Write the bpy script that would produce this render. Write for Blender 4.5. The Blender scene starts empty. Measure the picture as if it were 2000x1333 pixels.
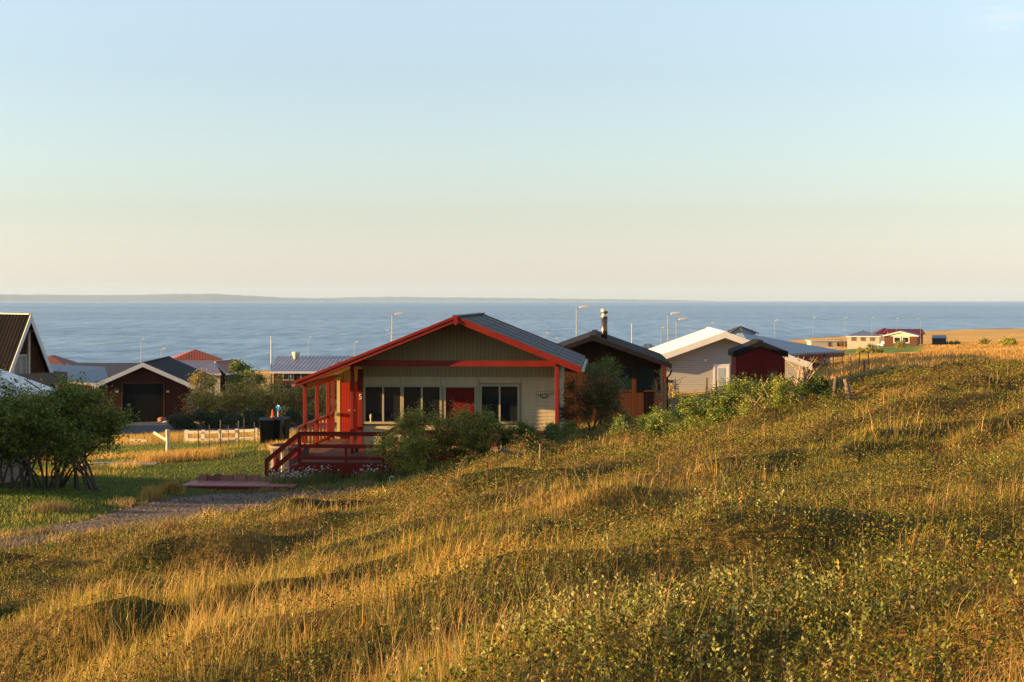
import bpy, math, random
import numpy as np
from mathutils import Vector, Matrix

# ------------------------------------------------------------------ camera, sky, sun, exposure
S = bpy.context.scene
F = 2778.0          # focal length in pixels of the 2000 px wide photograph (50 mm on 36 mm)
HOR = 586.5         # row of the true horizon
cam = bpy.data.cameras.new('camera'); camo = bpy.data.objects.new('camera', cam)
S.collection.objects.link(camo); S.camera = camo
cam.sensor_width = 36; cam.lens = 50; cam.clip_start = 0.1; cam.clip_end = 60000
camo.location = (0, 0, 0); camo.rotation_euler = (math.radians(90), 0, 0)
cam.shift_y = -(666.5 - HOR) / 2000.0

SUN_EL, SUN_AZ = 5.8, 7.5        # elevation; light travels towards +X turned this much to +Y
w = bpy.data.worlds.new('World'); S.world = w; w.use_nodes = True
wn = w.node_tree; bg = wn.nodes['Background']
sky = wn.nodes.new('ShaderNodeTexSky'); sky.sky_type = 'NISHITA'; sky.sun_disc = False
sky.sun_elevation = math.radians(SUN_EL); sky.sun_rotation = math.radians(-90 - SUN_AZ)
sky.air_density = 1.5; sky.dust_density = 0.3; sky.ozone_density = 4.0; sky.altitude = 0
hs = wn.nodes.new('ShaderNodeHueSaturation'); hs.inputs['Saturation'].default_value = 0.46
wn.links.new(sky.outputs[0], hs.inputs['Color'])
# thin veil of high cloud in one part of the sky
tcw = wn.nodes.new('ShaderNodeTexCoord'); mpw = wn.nodes.new('ShaderNodeMapping')
mpw.inputs['Scale'].default_value = (3.0, 3.0, 14.0)
nw = wn.nodes.new('ShaderNodeTexNoise'); nw.inputs['Scale'].default_value = 1.6; nw.inputs['Detail'].default_value = 7
wn.links.new(tcw.outputs['Generated'], mpw.inputs[0]); wn.links.new(mpw.outputs[0], nw.inputs['Vector'])
cd = wn.nodes.new('ShaderNodeVectorMath'); cd.operation = 'DOT_PRODUCT'
cdir = Vector((0.358, 1.0, 0.221)).normalized(); cd.inputs[1].default_value = cdir
wn.links.new(tcw.outputs['Generated'], cd.inputs[0])
cr = wn.nodes.new('ShaderNodeMapRange'); cr.inputs[1].default_value = 0.9988; cr.inputs[2].default_value = 1.0
wn.links.new(cd.outputs['Value'], cr.inputs[0])
cn = wn.nodes.new('ShaderNodeMapRange'); cn.inputs[1].default_value = 0.40; cn.inputs[2].default_value = 0.66
wn.links.new(nw.outputs[0], cn.inputs[0])
cm = wn.nodes.new('ShaderNodeMath'); cm.operation = 'MULTIPLY'
wn.links.new(cr.outputs[0], cm.inputs[0]); wn.links.new(cn.outputs[0], cm.inputs[1])
cmix = wn.nodes.new('ShaderNodeMixRGB'); cmix.inputs[2].default_value = (2.3, 2.2, 2.25, 1)
wb = wn.nodes.new('ShaderNodeMixRGB'); wb.blend_type = 'MULTIPLY'; wb.inputs[0].default_value = 1; wb.inputs[2].default_value = (.945, .995, 1.10, 1)   # white balance
wn.links.new(hs.outputs[0], wb.inputs[1])
wn.links.new(cm.outputs[0], cmix.inputs[0]); wn.links.new(wb.outputs[0], cmix.inputs[1])
wn.links.new(cmix.outputs[0], bg.inputs[0]); bg.inputs[1].default_value = 0.118

sl = bpy.data.lights.new('sun', 'SUN'); slo = bpy.data.objects.new('sun', sl); S.collection.objects.link(slo)
sl.energy = 5.0; sl.angle = math.radians(0.5); sl.color = (1.0, 0.62, 0.26)
ce = math.cos(math.radians(SUN_EL))
SD = Vector((math.cos(math.radians(SUN_AZ)) * ce, math.sin(math.radians(SUN_AZ)) * ce, -math.sin(math.radians(SUN_EL))))
slo.rotation_euler = SD.to_track_quat('-Z', 'Y').to_euler(); slo.location = (-30, 0, 30)
S.view_settings.view_transform = 'Standard'; S.view_settings.look = 'None'
S.view_settings.exposure = 2.2; S.view_settings.gamma = 1
S.render.engine = 'CYCLES'
S.cycles.max_bounces = 6; S.cycles.diffuse_bounces = 3; S.cycles.glossy_bounces = 3
S.cycles.transmission_bounces = 4; S.cycles.volume_bounces = 0; S.cycles.transparent_max_bounces = 8
S.cycles.use_denoising = True
S.cycles.sample_clamp_indirect = 4

random.seed(7); RNG = np.random.default_rng(11)
C = S.collection

# ------------------------------------------------------------------ helpers
def P(px, py, Y): return ((px - 1000) * Y / F, Y, -(py - HOR) * Y / F)

class MB:
    """collects faces, then links them as one mesh object"""
    def __init__(s): s.v = []; s.f = []
    def add(s, vs, fs):
        b = len(s.v); s.v += [tuple(p) for p in vs]; s.f += [tuple(i + b for i in f) for f in fs]; return s
    def box(s, x0, x1, y0, y1, z0, z1):
        return s.add([(x0,y0,z0),(x1,y0,z0),(x1,y1,z0),(x0,y1,z0),(x0,y0,z1),(x1,y0,z1),(x1,y1,z1),(x0,y1,z1)],
              [(3,2,1,0),(4,5,6,7),(0,1,5,4),(1,2,6,5),(2,3,7,6),(3,0,4,7)])
    def beam(s, p, q, wd, h, up=(0, 0, 1)):
        p = Vector(p); q = Vector(q); d = (q - p).normalized(); up = Vector(up)
        sd = d.cross(up)
        if sd.length < 1e-4: sd = Vector((1, 0, 0))
        sd.normalize(); u = sd.cross(d).normalized(); vs = []
        for c in (p, q):
            for a, b in ((-1, -1), (1, -1), (1, 1), (-1, 1)): vs.append(c + sd * a * wd / 2 + u * b * h / 2)
        return s.add(vs, [(3,2,1,0),(4,5,6,7),(0,1,5,4),(1,2,6,5),(2,3,7,6),(3,0,4,7)])
    def tube(s, pts, rad, n=7, cap=True):
        pts = [Vector(p) for p in pts]; vs = []; fs = []
        for i, p in enumerate(pts):
            d = (pts[min(i + 1, len(pts) - 1)] - pts[max(i - 1, 0)]).normalized()
            a = d.cross(Vector((0, 1, 0.01)) if abs(d.y) < 0.9 else Vector((1, 0, 0))).normalized(); b = d.cross(a)
            r = rad[i] if isinstance(rad, (list, tuple)) else rad
            for k in range(n):
                t = 2 * math.pi * k / n; vs.append(p + a * r * math.cos(t) + b * r * math.sin(t))
        for i in range(len(pts) - 1):
            for k in range(n):
                fs.append((i*n+k, i*n+(k+1)%n, (i+1)*n+(k+1)%n, (i+1)*n+k))
        if cap: fs.append(tuple(range(n))[::-1]); fs.append(tuple((len(pts)-1)*n+k for k in range(n)))
        return s.add(vs, fs)
    def prism(s, poly, axis, a, b):
        """polygon (pairs) extruded along axis from a to b; axis 'y': pairs are x,z; 'x': y,z; 'z': x,y"""
        def mk(p, t): return {'y': (p[0], t, p[1]), 'x': (t, p[0], p[1]), 'z': (p[0], p[1], t)}[axis]
        n = len(poly); vs = [mk(p, a) for p in poly] + [mk(p, b) for p in poly]
        fs = [tuple(range(n)), tuple(range(2*n-1, n-1, -1))] + [(i, i+n, (i+1)%n+n, (i+1)%n) for i in range(n)]
        return s.add(vs, fs)
    def build(s, name, mat, parent=None, loc=(0,0,0), smooth=False, bevel=0.0, rotz=0.0):
        me = bpy.data.meshes.new(name); me.from_pydata(s.v, [], s.f); me.update()
        import bmesh
        bm = bmesh.new(); bm.from_mesh(me); bmesh.ops.recalc_face_normals(bm, faces=bm.faces); bm.to_mesh(me); bm.free()
        if smooth: me.polygons.foreach_set('use_smooth', [True] * len(me.polygons))
        o = bpy.data.objects.new(name, me); C.objects.link(o); me.materials.append(mat)
        o.location = loc; o.rotation_euler = (0, 0, rotz)
        if parent is not None: o.parent = parent
        if bevel:
            m = o.modifiers.new('bevel', 'BEVEL'); m.width = bevel; m.segments = 2; m.limit_method = 'ANGLE'
        return o

def tag(o, label=None, cat=None, group=None, kind=None):
    if label: o['label'] = label
    if cat: o['category'] = cat
    if group: o['group'] = group
    if kind: o['kind'] = kind
    return o
def thing(name, label, cat, loc=(0,0,0), rotz=0.0, group=None):
    o = bpy.data.objects.new(name, None); C.objects.link(o); o.empty_display_size = 0.3
    o.location = loc; o.rotation_euler = (0, 0, rotz); return tag(o, label, cat, group)
def dup(root, loc, rotz=None, label=None, scale=None):
    r = root.copy(); C.objects.link(r); r.location = loc
    if rotz is not None: r.rotation_euler = (0, 0, rotz)
    if label: r['label'] = label
    if scale: r.scale = scale if not isinstance(scale, (int, float)) else (scale,)*3
    for ch in root.children:
        c = ch.copy(); C.objects.link(c); c.parent = r
        for g in ch.children:
            d = g.copy(); C.objects.link(d); d.parent = c
    return r

def npmesh(name, V, Fq, col, mat, parent=None):
    """fast mesh: V (n,3), Fq (m,k) same-size faces, col (n,3) per-vertex hue"""
    me = bpy.data.meshes.new(name); k = Fq.shape[1]
    me.vertices.add(len(V)); me.vertices.foreach_set('co', V.astype(np.float32).ravel())
    me.loops.add(Fq.size); me.loops.foreach_set('vertex_index', Fq.astype(np.int32).ravel())
    me.polygons.add(len(Fq)); me.polygons.foreach_set('loop_start', (np.arange(len(Fq)) * k).astype(np.int32))
    me.update(calc_edges=True)
    if col is not None:
        at = me.color_attributes.new('hue', 'FLOAT_COLOR', 'POINT')
        c4 = np.ones((len(V), 4), np.float32); c4[:, :3] = col; at.data.foreach_set('color', c4.ravel())
    o = bpy.data.objects.new(name, me); C.objects.link(o); me.materials.append(mat)
    if parent is not None: o.parent = parent
    return o

# value noise on numpy arrays
def _h(i, j, s):
    n = (i.astype(np.int64) * 374761393 + j.astype(np.int64) * 668265263 + s * 974711) & 0x7fffffff
    n = ((n ^ (n >> 13)) * 1274126177) & 0x7fffffff
    return ((n ^ (n >> 16)) & 0xffff) / 65535.0
def vn(x, y, s=0):
    i = np.floor(x); j = np.floor(y); fx = x - i; fy = y - j
    fx = fx*fx*fx*(fx*(fx*6-15)+10); fy = fy*fy*fy*(fy*(fy*6-15)+10)
    a = _h(i, j, s); b = _h(i+1, j, s); c = _h(i, j+1, s); d = _h(i+1, j+1, s)
    return (a*(1-fx)+b*fx)*(1-fy) + (c*(1-fx)+d*fx)*fy
def fbm(x, y, s=0, o=3):
    t = 0; a = .5
    for k in range(o): t = t + a*vn(x*2**k + 17.3*k, y*2**k - 9.1*k, s+k); a *= .5
    return t / (1 - .5**o)
def sstep(a, b, x):
    t = np.clip((x-a)/(b-a), 0, 1); return t*t*(3-2*t)

# ------------------------------------------------------------------ materials
MATS = {}
def base_mat(name):
    m = bpy.data.materials.new(name); m.use_nodes = True; MATS[name] = m
    return m, m.node_tree, m.node_tree.nodes['Principled BSDF']
def node(nt, t, **kw):
    n = nt.nodes.new(t)
    for k, v in kw.items(): setattr(n, k, v)
    return n
def mathn(nt, op, a, b=None, c=None):
    n = nt.nodes.new('ShaderNodeMath'); n.operation = op
    for i, x in enumerate((a, b, c)):
        if x is None: continue
        if hasattr(x, 'is_output'): nt.links.new(x, n.inputs[i])
        else: n.inputs[i].default_value = x
    return n.outputs[0]
def mixc(nt, fac, a, b):
    n = nt.nodes.new('ShaderNodeMixRGB')
    for i, x in enumerate((fac, a, b)):
        if hasattr(x, 'is_output'): nt.links.new(x, n.inputs[i])
        else: n.inputs[i].default_value = x if i == 0 else (*x, 1)
    return n.outputs[0]
def noise(nt, vec, scale, detail=4, stretch=None):
    if stretch:
        mp = nt.nodes.new('ShaderNodeMapping'); mp.inputs['Scale'].default_value = stretch
        nt.links.new(vec, mp.inputs[0]); vec = mp.outputs[0]
    n = nt.nodes.new('ShaderNodeTexNoise'); n.inputs['Scale'].default_value = scale; n.inputs['Detail'].default_value = detail
    nt.links.new(vec, n.inputs['Vector']); return n.outputs[0]
def rampv(nt, v, a, b):
    n = nt.nodes.new('ShaderNodeMapRange'); nt.links.new(v, n.inputs[0]); n.inputs[1].default_value = a; n.inputs[2].default_value = b
    return n.outputs[0]

def plain(name, col, rough=.6, var=.25, scale=3.0, metal=0.0, wear=None, bump=.0, stretch=None, spec=.25):
    """painted or raw surface: colour with weathering noise; wear = second colour showing in patches"""
    m, nt, bs = base_mat(name); tc = node(nt, 'ShaderNodeTexCoord').outputs['Object']
    n1 = noise(nt, tc, scale, 6, stretch); n2 = noise(nt, tc, scale*7, 3, stretch)
    s = mathn(nt, 'MULTIPLY_ADD', n2, .4, mathn(nt, 'MULTIPLY', n1, .8)); f = rampv(nt, s, .3, .9)
    c = mixc(nt, f, [x*(1-var) for x in col], [min(1, x*(1+var)) for x in col])
    if wear: c = mixc(nt, rampv(nt, n1, .56, .68), c, wear)
    nt.links.new(c, bs.inputs['Base Color']); bs.inputs['Roughness'].default_value = rough; bs.inputs['Metallic'].default_value = metal
    bs.inputs['Specular IOR Level'].default_value = spec
    if bump:
        b = node(nt, 'ShaderNodeBump'); b.inputs['Distance'].default_value = bump; nt.links.new(s, b.inputs['Height']); nt.links.new(b.outputs[0], bs.inputs['Normal'])
    return m

def boards(name, col, direction, pitch, gap=.08, rough=.7, var=.22, depth=.015, profile='board', spec=.08):
    """cladding: 'v' boards stand upright, 'h' boards lie; grooves and per-board tone"""
    m, nt, bs = base_mat(name); tc = node(nt, 'ShaderNodeTexCoord').outputs['Object']
    sp = node(nt, 'ShaderNodeSeparateXYZ'); nt.links.new(tc, sp.inputs[0])
    co = sp.outputs[2] if direction == 'h' else mathn(nt, 'ADD', sp.outputs[0], sp.outputs[1])
    t = mathn(nt, 'DIVIDE', co, pitch); fr = mathn(nt, 'FRACT', t); fl = mathn(nt, 'FLOOR', t)
    wn_ = node(nt, 'ShaderNodeTexWhiteNoise', noise_dimensions='1D'); nt.links.new(fl, wn_.inputs['W'])
    st = (1, 1, 12) if direction == 'h' else (12, 12, 1)
    grain = noise(nt, tc, 1.5, 6, st)
    f = mathn(nt, 'MULTIPLY_ADD', wn_.outputs[0], .5, mathn(nt, 'MULTIPLY', grain, .5))
    c = mixc(nt, f, [x*(1-var) for x in col], [min(1, x*(1+var)) for x in col])
    g = mathn(nt, 'LESS_THAN', fr, gap)
    c = mixc(nt, g, c, [x*.35 for x in col])
    nt.links.new(c, bs.inputs['Base Color']); bs.inputs['Roughness'].default_value = rough; bs.inputs['Specular IOR Level'].default_value = spec
    hgt = mathn(nt, 'SUBTRACT', 1.0, fr) if profile == 'lap' else mathn(nt, 'SUBTRACT', 1.0, g)
    b = node(nt, 'ShaderNodeBump'); b.inputs['Distance'].default_value = depth; nt.links.new(hgt, b.inputs['Height']); nt.links.new(b.outputs[0], bs.inputs['Normal'])
    return m

def sheet_roof(name, col, pitch=.3, axis=1, rough=.55, var=.15, metal=0.0, depth=.006, spec=.15):
    """ribbed sheet roof: ribs repeat along the given object axis"""
    m, nt, bs = base_mat(name); tc = node(nt, 'ShaderNodeTexCoord').outputs['Object']
    sp = node(nt, 'ShaderNodeSeparateXYZ'); nt.links.new(tc, sp.inputs[0])
    s = mathn(nt, 'SINE', mathn(nt, 'MULTIPLY', sp.outputs[axis], 2*math.pi/pitch))
    n1 = noise(nt, tc, .8, 6); c = mixc(nt, rampv(nt, n1, .3, .7), [x*(1-var) for x in col], [min(1, x*(1+var)) for x in col])
    nt.links.new(c, bs.inputs['Base Color']); bs.inputs['Roughness'].default_value = rough; bs.inputs['Metallic'].default_value = metal
    bs.inputs['Specular IOR Level'].default_value = spec
    b = node(nt, 'ShaderNodeBump'); b.inputs['Distance'].default_value = depth; nt.links.new(s, b.inputs['Height']); nt.links.new(b.outputs[0], bs.inputs['Normal'])
    return m

def veg_mat(name, rough=.6, transl=.35):
    m, nt, bs = base_mat(name); at = node(nt, 'ShaderNodeAttribute', attribute_name='hue')
    nt.links.new(at.outputs['Color'], bs.inputs['Base Color']); bs.inputs['Roughness'].default_value = rough
    bs.inputs['Specular IOR Level'].default_value = .18
    tr = node(nt, 'ShaderNodeBsdfTranslucent'); nt.links.new(at.outputs['Color'], tr.inputs[0])
    mx = node(nt, 'ShaderNodeMixShader'); mx.inputs[0].default_value = transl
    nt.links.new(bs.outputs[0], mx.inputs[1]); nt.links.new(tr.outputs[0], mx.inputs[2])
    nt.links.new(mx.outputs[0], nt.nodes['Material Output'].inputs['Surface']); return m

LEAF = veg_mat('leaf', .5, .35); BLADE = veg_mat('grass_blade', .6, .4)
BARK = plain('bark', (.07, .05, .035), .9, .4, 8, bump=.01)
BARK_PALE = plain('pale_bark', (.30, .21, .13), .9, .3, 8)
RED = plain('red_paint', (.145, .011, .006), .55, .25, 2.2, wear=(.15, .014, .008), spec=.15)
RED_DOOR = boards('red_boards', (.24, .018, .008), 'v', .10, .10, .5, .1, .006)
RED_DARK = boards('red_shutter_boards', (.12, .007, .006), 'v', .09, .12, .5, .12, .006)
RED_DECK = boards('deck_boards', (.13, .065, .05), 'v', .13, .12, .7, .3, .006)
CREAM = plain('cream_paint', (.40, .315, .17), .6, .16, 1.6, stretch=(2.5, 2.5, .5))
CREAM_V = boards('cream_upright_boards', (.28, .22, .11), 'v', .135, .10, .6, .07, .012)
CREAM_TRIM = plain('cream_trim', (.30, .26, .15), .5, .08, 3)
SOFFIT = boards('soffit_boards', (.30, .22, .08), 'v', .12, .08, .6, .1, .006)
SLATE = plain('slate_roof_sheet', (.052, .055, .055), .75, .25, 2.0, stretch=(1, .3, 1))
SEAM = plain('roof_seam', (.025, .028, .03), .6, .2)
GLASS, _nt, _bs = base_mat('window_glass'); _bs.inputs['Base Color'].default_value = (.012, .014, .016, 1); _bs.inputs['Roughness'].default_value = .06; _bs.inputs['Specular IOR Level'].default_value = .4
_tc = node(_nt, 'ShaderNodeTexCoord').outputs['Object']; _b = node(_nt, 'ShaderNodeBump'); _b.inputs['Distance'].default_value = .004
_nt.links.new(noise(_nt, _tc, .8, 2), _b.inputs['Height']); _nt.links.new(_b.outputs[0], _bs.inputs['Normal'])
GLASS_TEAL_REFL = plain('teal_reflection_glass', (.008, .022, .024), .12, .3, 1.0, spec=.5)  # teal reflection in the panes is put into the base colour
WHITE = plain('white_paint', (.48, .48, .47), .5, .08, 2)
WHITE_OLD = plain('weathered_white_paint', (.42, .38, .29), .7, .18, 6, wear=(.22, .18, .13))
WHITE_ROOF = sheet_roof('white_sheet_roof', (.58, .57, .55), .9, 1, .5, .05, depth=.01)
BLUE_ROOF = sheet_roof('blue_sheet_roof', (.028, .06, .105), .35, 0, .45)
BLUE_GREY_ROOF = sheet_roof('blue_grey_roof', (.085, .11, .155), .4, 0, .45)
GREY_ROOF = sheet_roof('grey_sheet_roof', (.13, .135, .175), .4, 0, .5, depth=.008)
BLACK_ROOF = sheet_roof('black_sheet_roof', (.012, .012, .016), .30, 1, .8, .2, spec=.1)
BLACK_TILE = sheet_roof('black_tile_roof', (.0045, .0042, .0048), .42, 1, .9, .25, depth=.05, spec=.02)
BROWN_ROOF = sheet_roof('brown_sheet_roof', (.03, .022, .024), .4, 0, .7)
ORANGE_ROOF = sheet_roof('orange_tile_roof', (.26, .055, .02), .35, 0, .6)
RED_ROOF = sheet_roof('red_sheet_roof', (.10, .012, .01), .4, 0, .5)
BLACK = plain('black_paint', (.009, .008, .008), .55, .3, 4)
TAR = plain('tarred_fascia', (.010, .009, .010), .85, .3, 4, spec=.1)
BROWN_V = boards('brown_upright_boards', (.042, .013, .007), 'v', .20, .10, .7, .18, .02)
BROWN_DARK = boards('dark_brown_boards', (.065, .024, .011), 'v', .15, .12, .7, .25, .015)
BROWN_H = boards('brown_lap_boards', (.09, .04, .018), 'h', .18, .12, .7, .1, .015, 'lap')
GARAGE_DOOR = boards('garage_door_panels', (.004, .0035, .0035), 'h', .45, .04, .6, .2, .01)
GREY_LAP = boards('grey_lap_siding', (.27, .27, .26), 'h', .13, .08, .6, .05, .012, 'lap')
RED_SHED = boards('red_shed_boards', (.12, .008, .007), 'v', .14, .10, .6, .15, .015)
OFFWHITE = plain('rendered_wall', (.34, .30, .24), .8, .08, 1.2)
BEIGE = plain('beige_render', (.17, .145, .11), .85, .12, 1.0)
GREY_WOOD = boards('grey_weathered_wood', (.11, .095, .08), 'v', .10, .10, .85, .2, .01)
WOOD = plain('weathered_post', (.17, .12, .075), .85, .3, 5, stretch=(6, 6, 1))
WOOD_DARK = plain('dark_post', (.08, .06, .045), .85, .3, 5)
STEEL = plain('galvanised_steel', (.17, .17, .17), .5, .15, 3, metal=.3)
STEEL_W = plain('lamp_head_white', (.42, .41, .40), .5, .08, 3)
WIRE = plain('fence_wire', (.12, .11, .10), .5, .2)
BIN = plain('black_bin_plastic', (.006, .008, .007), .6, .3, 3, spec=.08)
CYAN = plain('blue_plastic', (.02, .25, .55), .4, .15)
ORANGE = plain('orange_plastic', (.65, .11, .02), .4, .15)
YELLOW = plain('yellow_cladding', (.62, .45, .12), .6, .1)
STONE = plain('stone', (.09, .08, .07), .9, .35, 4, bump=.03)
ASPHALT = plain('asphalt', (.035, .033, .036), .9, .25, 2.5, bump=.01)
MIXED_PLANK = boards('mixed_edging_planks', (.26, .13, .09), 'v', .42, .06, .8, .55, .01)
PAINTED_SIGN = plain('sign_plank', (.20, .13, .07), .8, .25, 6)
SIGN_LIGHT = plain('sign_letters', (.62, .52, .36), .7, .15, 6)

# ------------------------------------------------------------------ terrain height
CT = [ # px, py, distance: points of the ground read off the photograph
 (0,1333,10.5),(500,1333,8.8),(1000,1333,7.3),(1500,1333,6.2),(2000,1333,5.5),
 (0,1200,15.5),(500,1200,12),(1000,1200,9.6),(1500,1200,7.9),(2000,1200,6.9),
 (0,1128,24),(300,1092,21),(500,1080,18.5),(1000,1080,13.5),(1500,1080,10.7),(2000,1080,9.1),
 (0,1078,27),(100,1045,30),(0,1030,31.5),(250,1020,32.5),(500,1000,33),(400,985,37.5),(600,965,41.5),
 (100,988,34.5),(100,955,40),(250,940,44),(0,955,38),(430,957,43.4),(430,935,46.5),(515,945,45.2),
 (700,1010,28),(600,1012,29),(700,965,39.5),(520,998,34),(620,984,36),(745,945,42.5),(1000,980,20.5),(1500,980,14.8),(2000,980,11.8),
 (1000,905,40),(900,918,40),(1200,900,29),(1500,900,20),(2000,900,15.5),
 (1180,862,44),(1200,860,42),(1450,845,36),(1600,822,30),(2000,820,20),
 (1350,835,46),(1560,800,44),(1640,785,44),(1700,760,43),(1850,751,47),(1760,757,45),(2000,776,28),(2000,747,42),(2000,730,50),(1950,739,47),
 (500,878,55),(300,905,52),(330,888,57),(150,908,52),(0,912,52),(420,865,66),(300,868,66),(540,867,61),
 (280,826,97),(400,838,82),(600,838,80),(50,850,80),
 (1300,815,61),(1380,765,72),(1500,768,70),(1600,755,72),(1500,752,85),
 (1690,722,72),(1900,716,70),(1950,712,72),(1750,695,120),(1900,690,120),(2000,686,120),(1650,700,130),
 (1640,722,88),(1765,676,296),(1900,674,296),(1680,682,300),(1640,688,240),(2000,668,300),
 (1850,646,590),(2000,644.5,600),(1605,678,370),(300,776,150),(600,776,150),(1000,776,150),(1300,746,150),
 (0,776,150),(300,745,215),(800,745,215),(1200,730,230),
]
def _w(X, Y):
    Yc = np.clip(Y, -9, 900) + 14.0
    u = np.clip(X / Yc, -.62, .62) * 6.0; v = np.log(Yc) * 2.6
    return u, v
_cp = [P(*c) for c in CT] + [(0,0,-1.66),(8,0,-.5),(-8,0,-2.9),(0,-8,-1.5),(6,-8,-.6),(-8,-8,-2.6),(12,14,-.55),(-14,14,-4.4),(-16,25,-5.3),
      (16,25,-1.0),(24,45,-2.5),(-30,45,-5.9),(-45,80,-7.6),(45,80,-3.0)]
_cx = np.array([p[0] for p in _cp]); _cy = np.array([p[1] for p in _cp]); _cz = np.array([p[2] for p in _cp])
def _phi(r2): return .5 * r2 * np.log(r2 + 1e-9)
_cu, _cv = _w(_cx, _cy); _n = len(_cp)
_A = np.zeros((_n+3, _n+3)); _A[:_n, :_n] = _phi((_cu[:, None]-_cu)**2 + (_cv[:, None]-_cv)**2) + np.eye(_n)*.015
_A[:_n, _n] = 1; _A[:_n, _n+1] = _cu; _A[:_n, _n+2] = _cv; _A[_n, :_n] = 1; _A[_n+1, :_n] = _cu; _A[_n+2, :_n] = _cv
_W = np.linalg.solve(_A, np.r_[_cz, 0, 0, 0])
SEA = -12.5
SHX = np.array([-400., -80, -40, 0, 40, 95, 186, 260, 600, 3000]); SHY = np.array([210., 235, 245, 270, 330, 452, 590, 620, 700, 1200])
def inpoly(px, py, poly):
    r = np.zeros(px.shape, bool); n = len(poly)
    for i in range(n):
        x0, y0 = poly[i]; x1, y1 = poly[(i+1) % n]
        c = ((y0 > py) != (y1 > py)) & (px < (x1-x0)*(py-y0)/(y1-y0+1e-12)+x0); r ^= c
    return r
HF = math.radians(-3.8); HO = (-7.0, 48.0)       # red house: front left post, heading
def hl(x, y):       # world -> house-local
    dx = x-HO[0]; dy = y-HO[1]; return dx*math.cos(HF)+dy*math.sin(HF), -dx*math.sin(HF)+dy*math.cos(HF)
def hill_mask(x, y, soft=1.2):
    """1 on the rough hillside, 0 on lawn, track and building plots"""
    edge = np.interp(y, [0, 10, 22, 24, 26, 27, 29, 30, 32, 34, 36, 40, 43, 46, 50, 60, 75], [-30, -30, -22, -14, -9.6, -8.7, -7.9, -6.8, -5.6, -4.2, -3.2, -2.6, -1.8, 2.5, 6, 9, 14])
    far = 1 - sstep(50, 75, y)
    return sstep(-1.0, soft, x-edge) * far
def T(x, y, rough=True):
    x = np.atleast_1d(np.asarray(x, float)); y = np.atleast_1d(np.asarray(y, float)); z = np.empty(x.shape)
    for a in range(0, len(x), 60000):
        u, v = _w(x[a:a+60000], y[a:a+60000]); d = (u[:, None]-_cu)**2 + (v[:, None]-_cv)**2
        z[a:a+60000] = _phi(d) @ _W[:_n] + _W[_n] + _W[_n+1]*u + _W[_n+2]*v
    if rough:
        hm = hill_mask(x, y, 4.0)
        # hummocks drawn out along the slope
        a = x*.86 + y*.5; b = -x*.5 + y*.86
        h = (fbm(a/.95, b/.62, 19, 2)-.5)*.22 + (fbm(a/2.9, b/1.25, 3, 2)-.5)*.70 + np.maximum(0, fbm(a/1.3, b/.75, 9, 2)-.45)*.5 + np.maximum(0, fbm(a/3.4, b/1.9, 14, 2)-.55)*1.1
        z = z + hm*h*sstep(0, 9, np.hypot(x, y-1))
        z = z + (1-hm)*(fbm(x/3, y/3, 5, 2)-.5)*.10*(1-sstep(60, 90, y)) + sstep(60, 120, y)*(fbm(x/9, y/14, 6, 3)-.5)*.7*(1-sstep(300, 500, y))
        # hollow in the left foreground
        tx = np.interp(y, [12, 15.5, 18, 22], [-6.6, -4.9, -3.6, -2.2]); z = z - .30*np.exp(-((x-tx)/1.5)**2)*sstep(10.5, 13, y)*(1-sstep(20, 24, y))
    sh = np.interp(x, SHX, SHY); z = np.maximum(z, SEA+.6) * (y < sh) + np.where(y < sh, 0, SEA+.6)
    z = z - np.maximum(0, y-sh)*.12
    return np.maximum(z, SEA-4)
def tz(x, y): return float(T([x], [y])[0])
def hit(px, py, ymin=4.0, ymax=600.0):
    """first ground point on a ray of the photograph"""
    Y = np.exp(np.linspace(math.log(ymin), math.log(ymax), 900)); z = T((px-1000)*Y/F, Y); r = -(py-HOR)*Y/F
    k = np.where(r <= z)[0]; k = k[0] if len(k) else len(Y)-1
    return ((px-1000)*Y[k]/F, float(Y[k]), float(z[k]))

# ------------------------------------------------------------------ ground sheet
def gline(lo, a, b, hi, step, g):
    l = list(np.arange(a, b+1e-6, step)); s = step
    while l[-1] < hi: s *= g; l.append(l[-1]+s)
    s = step
    while l[0] > lo: s *= g; l.insert(0, l[0]-s)
    return np.array(l)
gx = gline(-3000, -17, 21, 3000, .24, 1.06); gy = gline(-600, 3, 56, 900, .24, 1.04)
GX, GY = np.meshgrid(gx, gy); gz = T(GX.ravel(), GY.ravel()).reshape(GX.shape)
V = np.stack([GX.ravel(), GY.ravel(), gz.ravel()], 1); ny, nx = GX.shape
i = np.arange(nx-1)[None, :] + (np.arange(ny-1)*nx)[:, None]; i = i.ravel()
Q = np.stack([i, i+1, i+1+nx, i+nx], 1)

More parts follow.
